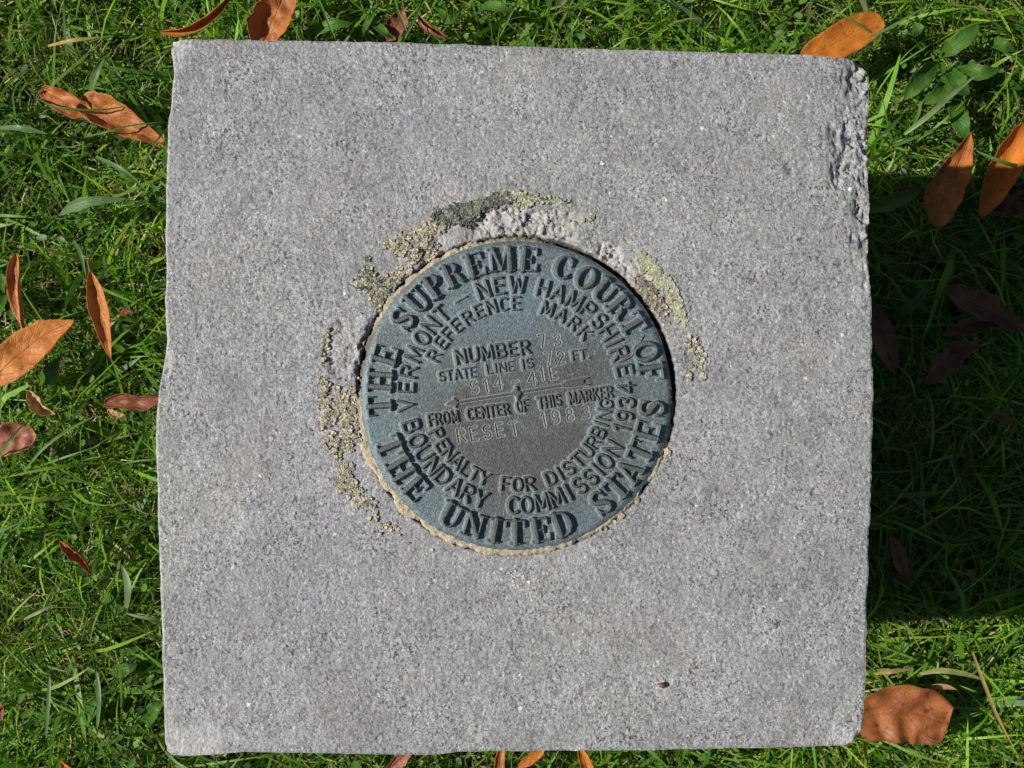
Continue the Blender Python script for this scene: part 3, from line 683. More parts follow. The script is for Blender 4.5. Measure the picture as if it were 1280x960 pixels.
# ------------------------------------------------------------------ mortar bed round the disk
na, nrr = 900, 34
aa = np.linspace(0, 2 * math.pi, na, endpoint=False); deg = np.degrees(aa)
wid = np.interp(deg, [0, 15, 60, 80, 100, 125, 145, 158, 172, 182, 200, 230, 260, 290, 300, 315, 330, 345, 352, 360], [5, 5, 5, 6, 8, 9, 11, 6, 6, 13, 13, 10, 8, 7, 7, 6, 7, 5, 6, 5])
hgt = np.interp(deg, [0, 20, 45, 70, 85, 105, 125, 150, 160, 172, 185, 210, 240, 280, 300, 320, 340, 352, 360], [-2.0, -2.2, -2.2, -2.0, -1.4, -.6, .2, .3, -1.6, -1.5, .3, .7, .8, .8, .4, .1, .0, -1.2, -1.9])
rw = np.linspace(0, 1, nrr)
AA, RW = np.meshgrid(aa, rw, indexing='ij')
nn = fbm(np.cos(aa) * 9, np.sin(aa) * 9, 6); n3 = fbm(np.cos(aa) * 60 + 5, np.sin(aa) * 60, 3)
wv = (wid * (1 + .35 * nn) + nn * 3 + n3 * 1.5)[:, None]
rad_ = (DR - 10) + RW * (10 + wv)
xx, yy = rad_ * np.cos(AA), rad_ * np.sin(AA)
prof = np.where(RW > .6, -((RW - .6) / .4) ** 2 * 2.4, 0)
zz = hgt[:, None] + prof + .35 * fbm(xx * .12, yy * .12, 4) + .16 * fbm(xx * .4, yy * .4, 2)
zz[:, -1] = -5.5
mo = px(DCU, DCV, TOP)
Vm = np.stack([mo[0] + xx * KPX, mo[1] + yy * KPX, TOP + zz * .001], -1).reshape(-1, 3)
i = np.arange(na)[:, None] * nrr + np.arange(nrr - 1)[None, :]; j = ((np.arange(na) + 1) % na)[:, None] * nrr + np.arange(nrr - 1)[None, :]
md = np.repeat(np.clip(np.interp(deg, [0, 60, 75, 90, 110, 150, 158, 174, 182, 340, 352, 360], [.85, .85, .6, .45, .1, .1, .75, .7, 0, .1, .7, .85]), 0, 1), nrr)  # painted disk shadow in the upper right gap; darker again at left
mesh_np('mortar', Vm, np.stack([i, j, j + 1, i + 1], -1).reshape(-1, 4), mat=M_MORTAR, parent=marker, attrs={'gap_dark': md})

# ------------------------------------------------------------------ lichens (crusts of tiny lobes)
TRI6 = None
def top_h(uu, vv):
    """height of the stone under a photo pixel (nearest grid vertex)"""
    iu = np.clip(((uu - 206) / (1088 - 206) * (NS - 1)).astype(int), 0, NS - 1)
    iv = np.clip(((vv - 58) / (938 - 58) * (NS - 1)).astype(int), 0, NS - 1)
    for _ in range(3):
        iu = np.clip(iu + np.round((uu - pu[iu, iv]) / 1.63).astype(int), 0, NS - 1)
        iv = np.clip(iv + np.round((vv - pv[iu, iv]) / 1.65).astype(int), 0, NS - 1)
    return Zt[iu, iv]
def lichen(label, blobs, cols, size=(2.2, 4.8), dens=.16, hgt_=.85, holes=.25, seed=1):
    """blobs: (u, v, ru, rv) ellipses in photo px; cols: list of albedo colours"""
    rng = np.random.default_rng(seed)
    us, vs = [], []
    for (cu, cv, ru, rv) in blobs:
        k = int(math.pi * ru * rv * dens * 1.35); a_ = rng.uniform(0, 2 * math.pi, k); r_ = np.sqrt(rng.uniform(0, 1.15, k))
        x, y = cu + ru * r_ * np.cos(a_), cv + rv * r_ * np.sin(a_)
        nse = fbm(x * .10 + seed * 7, y * .10, 4); keep = (nse > -.45 + holes * 1.4) | (rng.random(k) < .06)
        us.append(x[keep]); vs.append(y[keep])
    us, vs = np.concatenate(us), np.concatenate(vs)
    ok = np.hypot(us - DCU, vs - DCV) > DR + 3; us, vs = us[ok], vs[ok]
    z = top_h(us, vs)
    n_ = len(us); s = (size[0] + (size[1] * 1.35 - size[0]) * rng.random(n_) ** 2.2) * .5 * KPX
    base = px(us, vs, TOP); m = 7
    th = rng.uniform(0, 6.28, n_)[:, None] + np.linspace(0, 2 * math.pi, m, endpoint=False)[None, :]
    rj = rng.uniform(.7, 1.25, (n_, m))
    hh = (rng.uniform(.4, 1.0, n_) * hgt_ * .001)
    V_ = np.zeros((n_, 2 * m + 1, 3))
    V_[:, :m, 0] = base[:, 0:1] + s[:, None] * rj * np.cos(th); V_[:, :m, 1] = base[:, 1:2] + s[:, None] * rj * np.sin(th); V_[:, :m, 2] = (z - .0004)[:, None]
    V_[:, m:2 * m, 0] = base[:, 0:1] + .82 * s[:, None] * rj * np.cos(th); V_[:, m:2 * m, 1] = base[:, 1:2] + .82 * s[:, None] * rj * np.sin(th)
    V_[:, m:2 * m, 2] = (z + hh)[:, None] + rng.normal(0, .00008, (n_, m))
    V_[:, 2 * m, :2] = base[:, :2]; V_[:, 2 * m, 2] = z + hh * rng.uniform(.75, 1.1, n_)
    b_ = (np.arange(n_) * (2 * m + 1))[:, None]; k = np.arange(m); k2 = (k + 1) % m
    q = np.stack([b_ + k, b_ + k2, b_ + m + k2, b_ + m + k], -1).reshape(-1, 4)
    t_ = np.stack([b_ + m + k, b_ + m + k2, b_ + 2 * m + 0 * k], -1).reshape(-1, 3)
    cc = np.array(cols)[rng.integers(0, len(cols), n_)] * rng.uniform(.75, 1.2, (n_, 1))
    cc = np.repeat(cc[:, None, :], 2 * m + 1, 1).reshape(-1, 3)
    o = mesh_np('lichen', V_.reshape(-1, 3), q, t_, mat=M_LICHEN, colors=cc, smooth=False)
    tag(o, label, 'lichen', 'lichens on the granite round the disk')
GREY = [(.13, .14, .12), (.19, .20, .165), (.09, .10, .085), (.30, .30, .23)]
TAN = [(.47, .43, .31), (.36, .33, .235), (.53, .49, .37), (.26, .24, .17)]
OLV = [(.38, .39, .27), (.46, .46, .33), (.32, .31, .22)]
BRN = [(.25, .215, .165), (.35, .31, .24), (.17, .15, .12)]
lichen('dark grey-green crusty lichen arching above the top of the disk', [(556, 272, 16, 12), (575, 266, 18, 11), (592, 262, 14, 11), (608, 255, 14, 8), (626, 248, 14, 7), (583, 278, 9, 6)], GREY, dens=.34, holes=-.1, seed=1)
lichen('thin olive lichen tail right of the dark crust, above the disk', [(645, 245, 14, 6), (664, 247, 14, 6), (684, 250, 16, 4), (704, 252, 9, 2.5), (655, 256, 10, 4)], OLV + TAN[:1] + GREY[:1], dens=.3, holes=.0, seed=2)
lichen('tan lichen joining the dark crust to the upper left rim of the disk', [(538, 282, 8, 9), (526, 293, 9, 9), (535, 303, 8, 8), (527, 315, 10, 8), (548, 288, 8, 5), (537, 322, 8, 6), (516, 325, 8, 5), (506, 337, 9, 6), (496, 345, 8, 6), (545, 310, 5, 6)], TAN, dens=.3, holes=.05, seed=3)
lichen('small tan lichen rosette left of the tan crust', [(508, 293, 9, 6), (498, 303, 9, 5), (487, 306, 9, 6), (497, 315, 9, 6), (508, 310, 6, 7)], TAN + GREY[3:], dens=.3, holes=.0, seed=4)
lichen('grey and tan lichen clump at the upper left of the disk', [(458, 340, 7, 7), (450, 352, 9, 8), (465, 355, 12, 14), (478, 356, 11, 12), (472, 372, 10, 9), (484, 366, 9, 9), (474, 382, 8, 6), (460, 323, 3, 4), (492, 352, 8, 7)], TAN + GREY, dens=.3, holes=.0, seed=5)
lichen('thin tan lichen streak beside the spalled patch left of the disk', [(407, 425, 4, 8), (408, 440, 4, 9), (406, 453, 4, 6), (410, 415, 3, 4)], TAN, dens=.3, holes=.1, seed=6)
lichen('large tan lichen patch against the left rim of the disk', [(404, 480, 6, 11), (412, 490, 12, 10), (404, 503, 8, 13), (420, 505, 14, 13), (436, 500, 12, 16), (440, 520, 10, 15), (412, 524, 10, 8), (402, 530, 5, 8), (430, 518, 12, 10), (444, 545, 8, 10), (433, 535, 8, 8), (448, 480, 3, 10)], TAN + BRN[1:2], dens=.25, holes=.18, seed=7)
lichen('tan lichen patch lower left of the disk, below the large patch', [(415, 545, 8, 7), (428, 552, 9, 8), (422, 566, 6, 9), (408, 558, 5, 4), (436, 560, 6, 6)], TAN, dens=.25, holes=.1, seed=8)
lichen('rounded tan lichen lobe farther down the lower left', [(432, 585, 10, 7), (430, 598, 11, 11), (440, 606, 7, 8), (426, 610, 5, 6)], TAN, dens=.3, holes=-.1, seed=9)
lichen('string of small tan lichen bits near the bottom left of the disk', [(450, 618, 9, 8), (460, 630, 9, 9), (466, 645, 6, 7), (448, 632, 6, 5), (480, 656, 6, 4), (492, 660, 6, 3), (501, 668, 2, 2), (510, 678, 2, 2), (541, 687, 2, 2), (437, 622, 3, 3), (474, 668, 2, 2)], TAN, dens=.26, holes=.1, seed=10)
lichen('yellow-green lichen rosette right of the upper right rim', [(802, 322, 7, 7), (808, 334, 9, 8), (818, 342, 9, 9), (824, 352, 8, 8), (812, 326, 6, 5)], OLV, dens=.33, holes=-.2, size=(3, 6), hgt_=.55, seed=11)
lichen('pale olive lichen strip descending beside the right rim', [(833, 352, 6, 8), (840, 365, 7, 10), (844, 380, 8, 10), (850, 394, 6, 9), (855, 402, 4, 5)], OLV + TAN[:1], dens=.3, holes=-.05, size=(3, 5.5), hgt_=.55, seed=12)
lichen('coarse brown granular lichen touching the upper right rim', [(797, 352, 8, 6), (806, 360, 10, 8), (815, 370, 10, 9), (823, 380, 9, 8), (828, 390, 8, 6), (812, 378, 8, 7)], BRN + TAN[:1], dens=.3, holes=0, seed=13)
lichen('thin tan lichen patch right of the disk beside the word OF', [(862, 426, 6, 5), (870, 436, 8, 7), (876, 450, 7, 9), (868, 458, 5, 8), (877, 468, 5, 8), (861, 470, 3, 6), (872, 425, 5, 4)], TAN + GREY[3:], dens=.2, holes=.2, seed=14)
lichen('two specks of tan lichen above the chipped stone', [(739, 272, 4, 4), (731, 275, 2, 2)], TAN, dens=.4, holes=-.3, seed=15)
lichen('crumbs of tan lichen along the lower right rim', [(838, 520, 3, 6), (834, 540, 4, 10), (832, 566, 5, 5), (822, 575, 4, 4), (773, 645, 6, 3), (765, 650, 5, 3), (752, 660, 6, 3), (795, 625, 4, 3)], TAN, dens=.3, holes=.0, seed=16)
lichen('pale crumbs scattered under the bottom rim of the disk', [(640, 718, 8, 5), (655, 722, 6, 4), (628, 726, 4, 3), (645, 732, 4, 3), (612, 692, 5, 2), (575, 700, 3, 2)], [(.55, .53, .47), (.62, .60, .54)], dens=.09, holes=0, size=(2.0, 3.4), hgt_=.25, seed=17)

# small brown seed and fallen grass stem lying on the marker
def tube(name, pts, rads, mat, parent=None, col=(.3, .2, .1), seg=6):
    pts = np.array(pts, float); n_ = len(pts); tg = np.gradient(pts, axis=0); tg /= np.linalg.norm(tg, axis=1)[:, None] + 1e-12
    s = np.cross(tg, [0, 0, 1.]); s /= np.linalg.norm(s, axis=1)[:, None] + 1e-12; up = np.cross(s, tg)
    th = np.linspace(0, 2 * math.pi, seg, endpoint=False)
    V_ = pts[:, None, :] + (s[:, None, :] * np.cos(th)[None, :, None] + up[:, None, :] * np.sin(th)[None, :, None]) * np.array(rads)[:, None, None]
    i = np.arange(n_ - 1)[:, None] * seg; k = np.arange(seg); k2 = (k + 1) % seg
    q = np.stack([i + k, i + k2, i + seg + k2, i + seg + k], -1).reshape(-1, 4)
    V2 = np.concatenate([V_.reshape(-1, 3), pts[:1], pts[-1:]]); e0, e1 = len(V2) - 2, len(V2) - 1; l0 = (n_ - 1) * seg
    t_ = np.concatenate([np.stack([k2, k, 0 * k + e0], -1), np.stack([l0 + k, l0 + k2, 0 * k + e1], -1)])
    return mesh_np(name, V2, q, t_, mat=mat, parent=parent, colors=np.tile(col, (len(V2), 1)))
p = px(828, 856, TOP)
sdp = [(p[0] + x_ * .001, p[1] + y_ * .001, TOP + z_ * .001) for x_, y_, z_ in [(-1.5, .4, .4), (-.7, .15, .7), (0, 0, .8), (.7, -.1, .75), (1.4, .1, .5)]]
tag(tube('seed', sdp, [.0002, .0008, .0011, .0008, .0002], M_STEM, col=(.13, .04, .03), seg=8), 'tiny reddish brown seed husk lying on the granite near its lower right', 'seed')
hp = []
for u_, v_ in [(799.5, 418), (797, 425), (793, 434), (788, 442), (780, 448), (770, 453)]:
    q_ = px(u_, v_, DZ + .0016); hp.append(q_)
tag(tube('grass_stem', hp, [.00018, .00022, .00024, .00022, .0002, .00015], M_STEM, col=(.20, .15, .09)), 'thin dry curved stem lying across the raised R and E of HAMPSHIRE', 'grass stem')

# ------------------------------------------------------------------ fallen leaves
FOOT = []          # footprints: (points xy, half width, z)
def spline(P, n_):
    P = np.array(P, float); P = np.concatenate([2 * P[:1] - P[1:2], P, 2 * P[-1:] - P[-2:-1]]); out = []
    m = len(P) - 3; ts = np.linspace(0, m, n_)
    for t_ in ts:
        i = min(int(t_), m - 1); f = t_ - i; a_, b_, c_, d_ = P[i:i + 4]
        out.append(.5 * ((2 * b_) + (-a_ + c_) * f + (2 * a_ - 5 * b_ + 4 * c_ - d_) * f * f + (-a_ + 3 * b_ - 3 * c_ + d_) * f ** 3))
    return np.array(out)
def leaf_mesh(name, spine, wid, mat, parent, fold=.25, roll=0., twist=0., ripple=.16, asym=(1, 1), shape=(.75, .9), seed=0, marg=.2, zbase=None, thick=.0003, teeth=.02):
    """spine: world points; wid: full half-width (m); fold: how far the sides rise"""
    n_, m = 34, 13
    sp = spline(spine, n_); s = np.linspace(0, 1, n_)
    pr = s ** shape[0] * (1 - s) ** shape[1]; pr /= pr.max(); pr = np.maximum(pr, .02)
    tg = np.gradient(sp, axis=0); tg /= np.linalg.norm(tg, axis=1)[:, None]
    side = np.cross([0, 0, 1.], tg); side /= np.linalg.norm(side, axis=1)[:, None]; up = np.cross(tg, side)
    c = np.linspace(-1, 1, m)
    ro = roll + twist * (s - .5)
    sd_ = side * np.cos(ro)[:, None] + up * np.sin(ro)[:, None]; u2 = -side * np.sin(ro)[:, None] + up * np.cos(ro)[:, None]
    S_, Cc = np.meshgrid(s, c, indexing='ij')
    w_ = wid * pr[:, None] * np.where(Cc < 0, asym[0], asym[1])
    w_ = w_ * (1 + teeth * np.abs(Cc) ** 3 * np.sin(S_ * 130 + seed) + marg * np.abs(Cc) * fbm(S_ * 5 + seed * 3.1, Cc * 0 + (Cc > 0) * 5.5 + seed, 3))
    ac = np.abs(Cc); ang_ = fold * ac * 1.2
    lat = Cc * w_ * np.cos(ang_); h_ = ac * w_ * np.sin(ang_) 
    h_ = h_ + ripple * w_ * (perlin(S_ * 5 + seed * 1.7, Cc * 1.6 + seed) * .9 + .06 * np.cos((S_ * 11 - ac * 2) * 2 * math.pi) * ac * (1 - ac * .5))
    V_ = sp[:, None, :] + sd_[:, None, :] * lat[..., None] + u2[:, None, :] * h_[..., None]
    uv = np.stack([(Cc + 1) / 2, S_], -1).reshape(-1, 2)
    o = mesh_np(name, V_.reshape(-1, 3), grid_quads(n_, m), mat=mat, parent=parent, uv=uv)
    md_ = o.modifiers.new('thickness', 'SOLIDIFY'); md_.thickness = thick; md_.offset = 0
    return sp
def fallen(label, pts, wpx, kind, z=.034, zs=None, stem=None, **kw):
    base = px(*pts[0], z); base[2] = 0
    t_ = empty('fallen_leaf', tuple(base)); tag(t_, label, 'leaf', 'fallen autumn leaves on the lawn')
    zs = zs or [0] * len(pts)
    sp = [px(u_, v_, z + dz) - base for (u_, v_), dz in zip(pts, zs)]
    pm = (CAMZ - z) / FPX
    s_ = leaf_mesh('leaf_blade', sp, wpx / 2 * pm, LM[kind], t_, **kw)
    FOOT.append((s_[:, :2] + base[:2], wpx / 2 * pm * .95, z + min(zs) - .004))
    if stem:
        zz_ = [zs[0] + z - .002 * k for k in range(len(stem))]
        tube('leaf_stem', [px(u_, v_, q) - base for (u_, v_), q in zip(stem, zz_)][::-1] + [np.array(sp[0]) , np.array(sp[1]) * .25 + np.array(sp[0]) * .75], [.0004] + [.0005] * (len(stem)) + [.0005], M_STEM, t_, col=(.22, .07, .03))
    return t_
fallen('bright orange leaf tucked behind the top right corner of the granite', [(1000, 74), (1035, 60), (1072, 40), (1104, 24)], 46, 'orange', z=.042, fold=.25, shape=(.5, .45), seed=1, ripple=.08, marg=.06, teeth=.008, asym=(1, 1.0))
fallen('larger orange-tan blade of the twisted leaf pair at upper left', [(100, 128), (128, 140), (165, 158), (207, 178)], 48, 'tan', z=.038, fold=.5, shape=(.35, .7), seed=2, ripple=.34, twist=.5)
fallen('small curled orange-tan leaf left of the larger one at upper left', [(52, 112), (72, 122), (98, 134), (118, 143)], 38, 'tan', z=.036, fold=.6, shape=(.5, .5), seed=3, ripple=.3, roll=.3, stem=[(57, 118), (50, 113)])
fallen('narrow rust leaf standing on edge above the top left corner', [(200, 40), (232, 38), (262, 22), (292, -8)], 20, 'orange', z=.042, fold=.9, shape=(.7, .7), seed=4, roll=.6)
fallen('orange-brown leaf cut off by the top edge, left of centre', [(325, 62), (340, 30), (352, 2), (358, -35)], 62, 'tan', z=.036, fold=.45, shape=(.4, .7), seed=5, ripple=.25)
fallen('dark brown leaf in the grass just above the granite edge', [(484, 52), (494, 38), (500, 24), (503, 12)], 30, 'brown', z=.028, fold=.4, seed=6)
fallen('pinkish curled leaf scrap beside the dark brown leaf at the top', [(560, 50), (540, 42), (528, 32), (520, 16)], 20, 'pink', z=.034, fold=1.0, seed=7, ripple=.35, roll=.4)
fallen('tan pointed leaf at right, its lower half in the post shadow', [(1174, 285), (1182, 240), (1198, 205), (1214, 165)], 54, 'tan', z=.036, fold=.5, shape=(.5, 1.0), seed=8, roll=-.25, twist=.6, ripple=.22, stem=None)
fallen('orange leaf cut off by the right edge, half folded', [(1226, 272), (1246, 236), (1264, 200), (1290, 150)], 52, 'orange', z=.038, fold=.7, shape=(.6, .6), seed=9, roll=-.35)
fallen('curly reddish scrap under the orange leaf at the right edge', [(1236, 262), (1256, 262), (1280, 252), (1300, 245)], 34, 'dark', z=.022, fold=.6, seed=10, ripple=.5)
fallen('upright folded orange-brown leaf just above the large leaf at the left edge', [(31, 418), (27, 385), (22, 350), (20, 316)], 28, 'tan', z=.034, fold=.6, shape=(.9, .7), seed=11, roll=-.5, twist=1.2)
fallen('slim bright orange leaf with a curved stem, left lawn', [(112, 338), (120, 370), (129, 405), (139, 450)], 27, 'orange', z=.036, fold=.45, shape=(.9, .95), seed=12, marg=.08, twist=.5, roll=-.2, stem=[(110, 328), (113, 318)])
fallen('large orange leaf cut off by the left edge', [(-18, 482), (20, 448), (55, 420), (94, 400)], 52, 'orange', z=.038, fold=.18, shape=(.6, .95), seed=13, ripple=.1)
fallen('small tan folded leaf scrap between two larger leaves at left', [(36, 488), (45, 500), (55, 512), (70, 518)], 28, 'straw', z=.03, fold=.8, seed=14, ripple=.4)
fallen('brown leaf half hidden under the left side of the granite', [(130, 505), (155, 500), (180, 500), (212, 494)], 30, 'brown', z=.032, fold=.7, seed=15, shape=(.45, .4), roll=.3, twist=.8, ripple=.3)
fallen('small tan leaf scrap below the brown leaf beside the granite', [(134, 512), (142, 517), (150, 519), (157, 518)], 12, 'straw', z=.026, fold=.6, seed=16, ripple=.4)
fallen('pinkish red-brown leaf at the left edge with rounded end', [(-30, 572), (-2, 558), (22, 548), (46, 545)], 46, 'pink', z=.032, fold=.5, shape=(.5, .3), seed=17, ripple=.3)
fallen('small curled brown leaf alone in the lower left lawn', [(74, 676), (88, 688), (103, 700), (117, 720)], 21, 'rust', z=.034, fold=.9, seed=18, ripple=.45)
fallen('broad rust-brown leaf beside the lower right corner of the granite', [(1068, 905), (1105, 893), (1145, 892), (1186, 905)], 72, 'rust', z=.036, fold=.15, shape=(.3, .22), seed=19, ripple=.24, roll=.05, marg=.07, teeth=.008)
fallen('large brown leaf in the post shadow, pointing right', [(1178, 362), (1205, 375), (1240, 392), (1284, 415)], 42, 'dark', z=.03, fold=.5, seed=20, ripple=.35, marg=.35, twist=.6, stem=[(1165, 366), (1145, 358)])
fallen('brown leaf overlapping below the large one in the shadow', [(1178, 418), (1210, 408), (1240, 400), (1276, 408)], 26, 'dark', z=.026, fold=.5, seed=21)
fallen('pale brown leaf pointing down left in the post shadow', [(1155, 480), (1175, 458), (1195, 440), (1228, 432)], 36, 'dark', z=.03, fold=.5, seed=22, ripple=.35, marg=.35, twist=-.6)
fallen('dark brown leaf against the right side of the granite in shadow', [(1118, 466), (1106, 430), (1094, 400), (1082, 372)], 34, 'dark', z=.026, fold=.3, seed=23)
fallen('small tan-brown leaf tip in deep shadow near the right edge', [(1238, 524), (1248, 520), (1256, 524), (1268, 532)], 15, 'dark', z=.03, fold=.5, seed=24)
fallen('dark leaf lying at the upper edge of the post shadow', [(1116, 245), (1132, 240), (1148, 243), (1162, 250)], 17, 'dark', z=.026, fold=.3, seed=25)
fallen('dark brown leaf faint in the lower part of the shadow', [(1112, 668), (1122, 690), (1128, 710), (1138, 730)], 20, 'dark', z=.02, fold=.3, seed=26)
fallen('brown leaf below the bottom edge of the granite, left of the others', [(478, 975), (492, 958), (505, 945), (524, 930)], 20, 'pink', z=.036, fold=.5, seed=27)
fallen('tan upright leaf below the bottom edge of the granite', [(622, 990), (624, 965), (626, 945), (630, 925)], 15, 'tan', z=.036, fold=.5, seed=28)
fallen('small orange leaf tip showing below the granite near its middle', [(648, 960), (660, 950), (672, 942), (684, 930)], 15, 'orange', z=.04, fold=.3, seed=29)
fallen('orange narrow leaf below the granite, right of the middle', [(742, 990), (736, 965), (730, 948), (722, 930)], 17, 'orange', z=.036, fold=.4, seed=30)
fallen('tiny orange leaf scrap at the bottom left of the lawn', [(76, 952), (82, 958), (88, 962), (96, 966)], 12, 'orange', z=.034, fold=.6, seed=31)
fallen('thin dry straw-coloured leaf beside the broad rust leaf', [(1152, 862), (1168, 858), (1182, 858), (1196, 862)], 8, 'straw', z=.034, fold=.5, seed=32)
fallen('dark reddish leaf scrap half buried left of the granite', [(148, 392), (154, 390), (160, 390), (168, 392)], 11, 'brown', z=.018, fold=.5, seed=33)
fallen('brown leaf scrap at the lower left frame edge', [(-10, 872), (-2, 880), (2, 890), (0, 902)], 14, 'brown', z=.022, fold=.5, seed=34)

# ------------------------------------------------------------------ broad-leaved weeds
def weed(label, leaves, mat, z=.026, stemc=(.06, .12, .03)):
    c0 = px(*leaves[0][0][0], z); c0[2] = 0
    t_ = empty('weed', tuple(c0)); tag(t_, label, 'plant', 'broad-leaved weeds in the lawn')
    for k, (pts, wpx) in enumerate(leaves):
        n_ = len(pts); zs = np.interp(np.linspace(0, 1, n_), [0, .5, 1], [-.012, .003, .0])
        sp = [px(u_, v_, z + dz) - c0 for (u_, v_), dz in zip(pts, zs)]; pm = (CAMZ - z) / FPX
        s_ = leaf_mesh('leaf', sp, wpx / 2 * pm, mat, t_, fold=.3, ripple=.08, seed=k * 3.7 + pts[0][0], shape=(.6, .75), thick=.00025, teeth=.0, roll=random.uniform(-.25, .25))
weed('rosette of dark green oval leaves right of the orange leaf at top right', [([(1175, 70), (1190, 60), (1210, 45), (1222, 30)], 24), ([(1172, 78), (1155, 95), (1142, 108), (1130, 125)], 26), ([(1182, 84), (1192, 96), (1200, 108), (1212, 118)], 24), ([(1160, 60), (1150, 48), (1148, 38), (1142, 28)], 20), ([(1195, 85), (1210, 88), (1228, 92), (1250, 86)], 22)], M_WEED)
weed('broad drooping green leaves between the post and the tan leaf', [([(1195, 125), (1196, 140), (1202, 158), (1210, 175)], 24), ([(1172, 95), (1180, 108), (1170, 120), (1155, 130)], 22)], M_WEED, z=.028)
weed('green lance leaf in the corner of the shadow beside the granite', [([(1082, 262), (1108, 256), (1128, 248), (1150, 238)], 22)], M_WEED, z=.03)
weed('clover-like cluster of rounded leaves at the left edge', [([(8, 368), (2, 378), (-4, 388), (-10, 398)], 22), ([(8, 368), (14, 380), (16, 390), (14, 400)], 20), ([(6, 366), (2, 358), (2, 350), (0, 342)], 18)], M_WEED, z=.024)
weed('long pale green leaf above the slim orange leaf', [([(75, 268), (95, 258), (118, 252), (160, 248)], 15)], M_PALEWEED, z=.036)
weed('pale green upright leaf standing below the top left orange leaf', [([(112, 118), (117, 102), (122, 88), (131, 70)], 12)], M_PALEWEED, z=.034)
weed('pair of dark green oval leaves left of the granite low down', [([(182, 905), (190, 893), (195, 885), (202, 876)], 20), ([(138, 840), (150, 838), (160, 836), (172, 830)], 17)], M_WEED, z=.024)
weed('broad green leaf half buried at the lower left', [([(98, 905), (110, 892), (118, 882), (126, 870)], 22), ([(128, 738), (136, 748), (140, 756), (142, 768)], 18)], M_WEED, z=.018)
weed('pointed green leaf next to the small tan leaf scrap at left', [([(48, 478), (60, 470), (66, 462), (72, 448)], 22)], M_WEED, z=.022)
weed('bright green leaves above the granite near the top edge', [([(380, 40), (402, 36), (420, 30), (440, 30)], 16), ([(475, 20), (470, 30), (480, 40), (492, 48)], 13), ([(452, 48), (456, 36), (462, 26), (470, 12)], 10)], M_WEED, z=.032)
weed('oval dark green leaf at the top, right of centre', [([(598, 12), (612, 8), (626, 10), (642, 16)], 16), ([(548, 10), (556, 20), (562, 26), (575, 14)], 12)], M_WEED, z=.03)
weed('clump of dark green leaves at the right edge of the sunlit corner', [([(1232, 62), (1245, 56), (1256, 58), (1270, 64)], 18), ([(1240, 110), (1252, 104), (1262, 106), (1278, 112)], 16), ([(1236, 186), (1248, 196), (1256, 206), (1262, 218)], 18)], M_WEED, z=.02)
weed('dull green leaf deep in the post shadow low on the right', [([(1108, 395), (1130, 388), (1150, 372), (1160, 350)], 14)], M_WEED, z=.028)

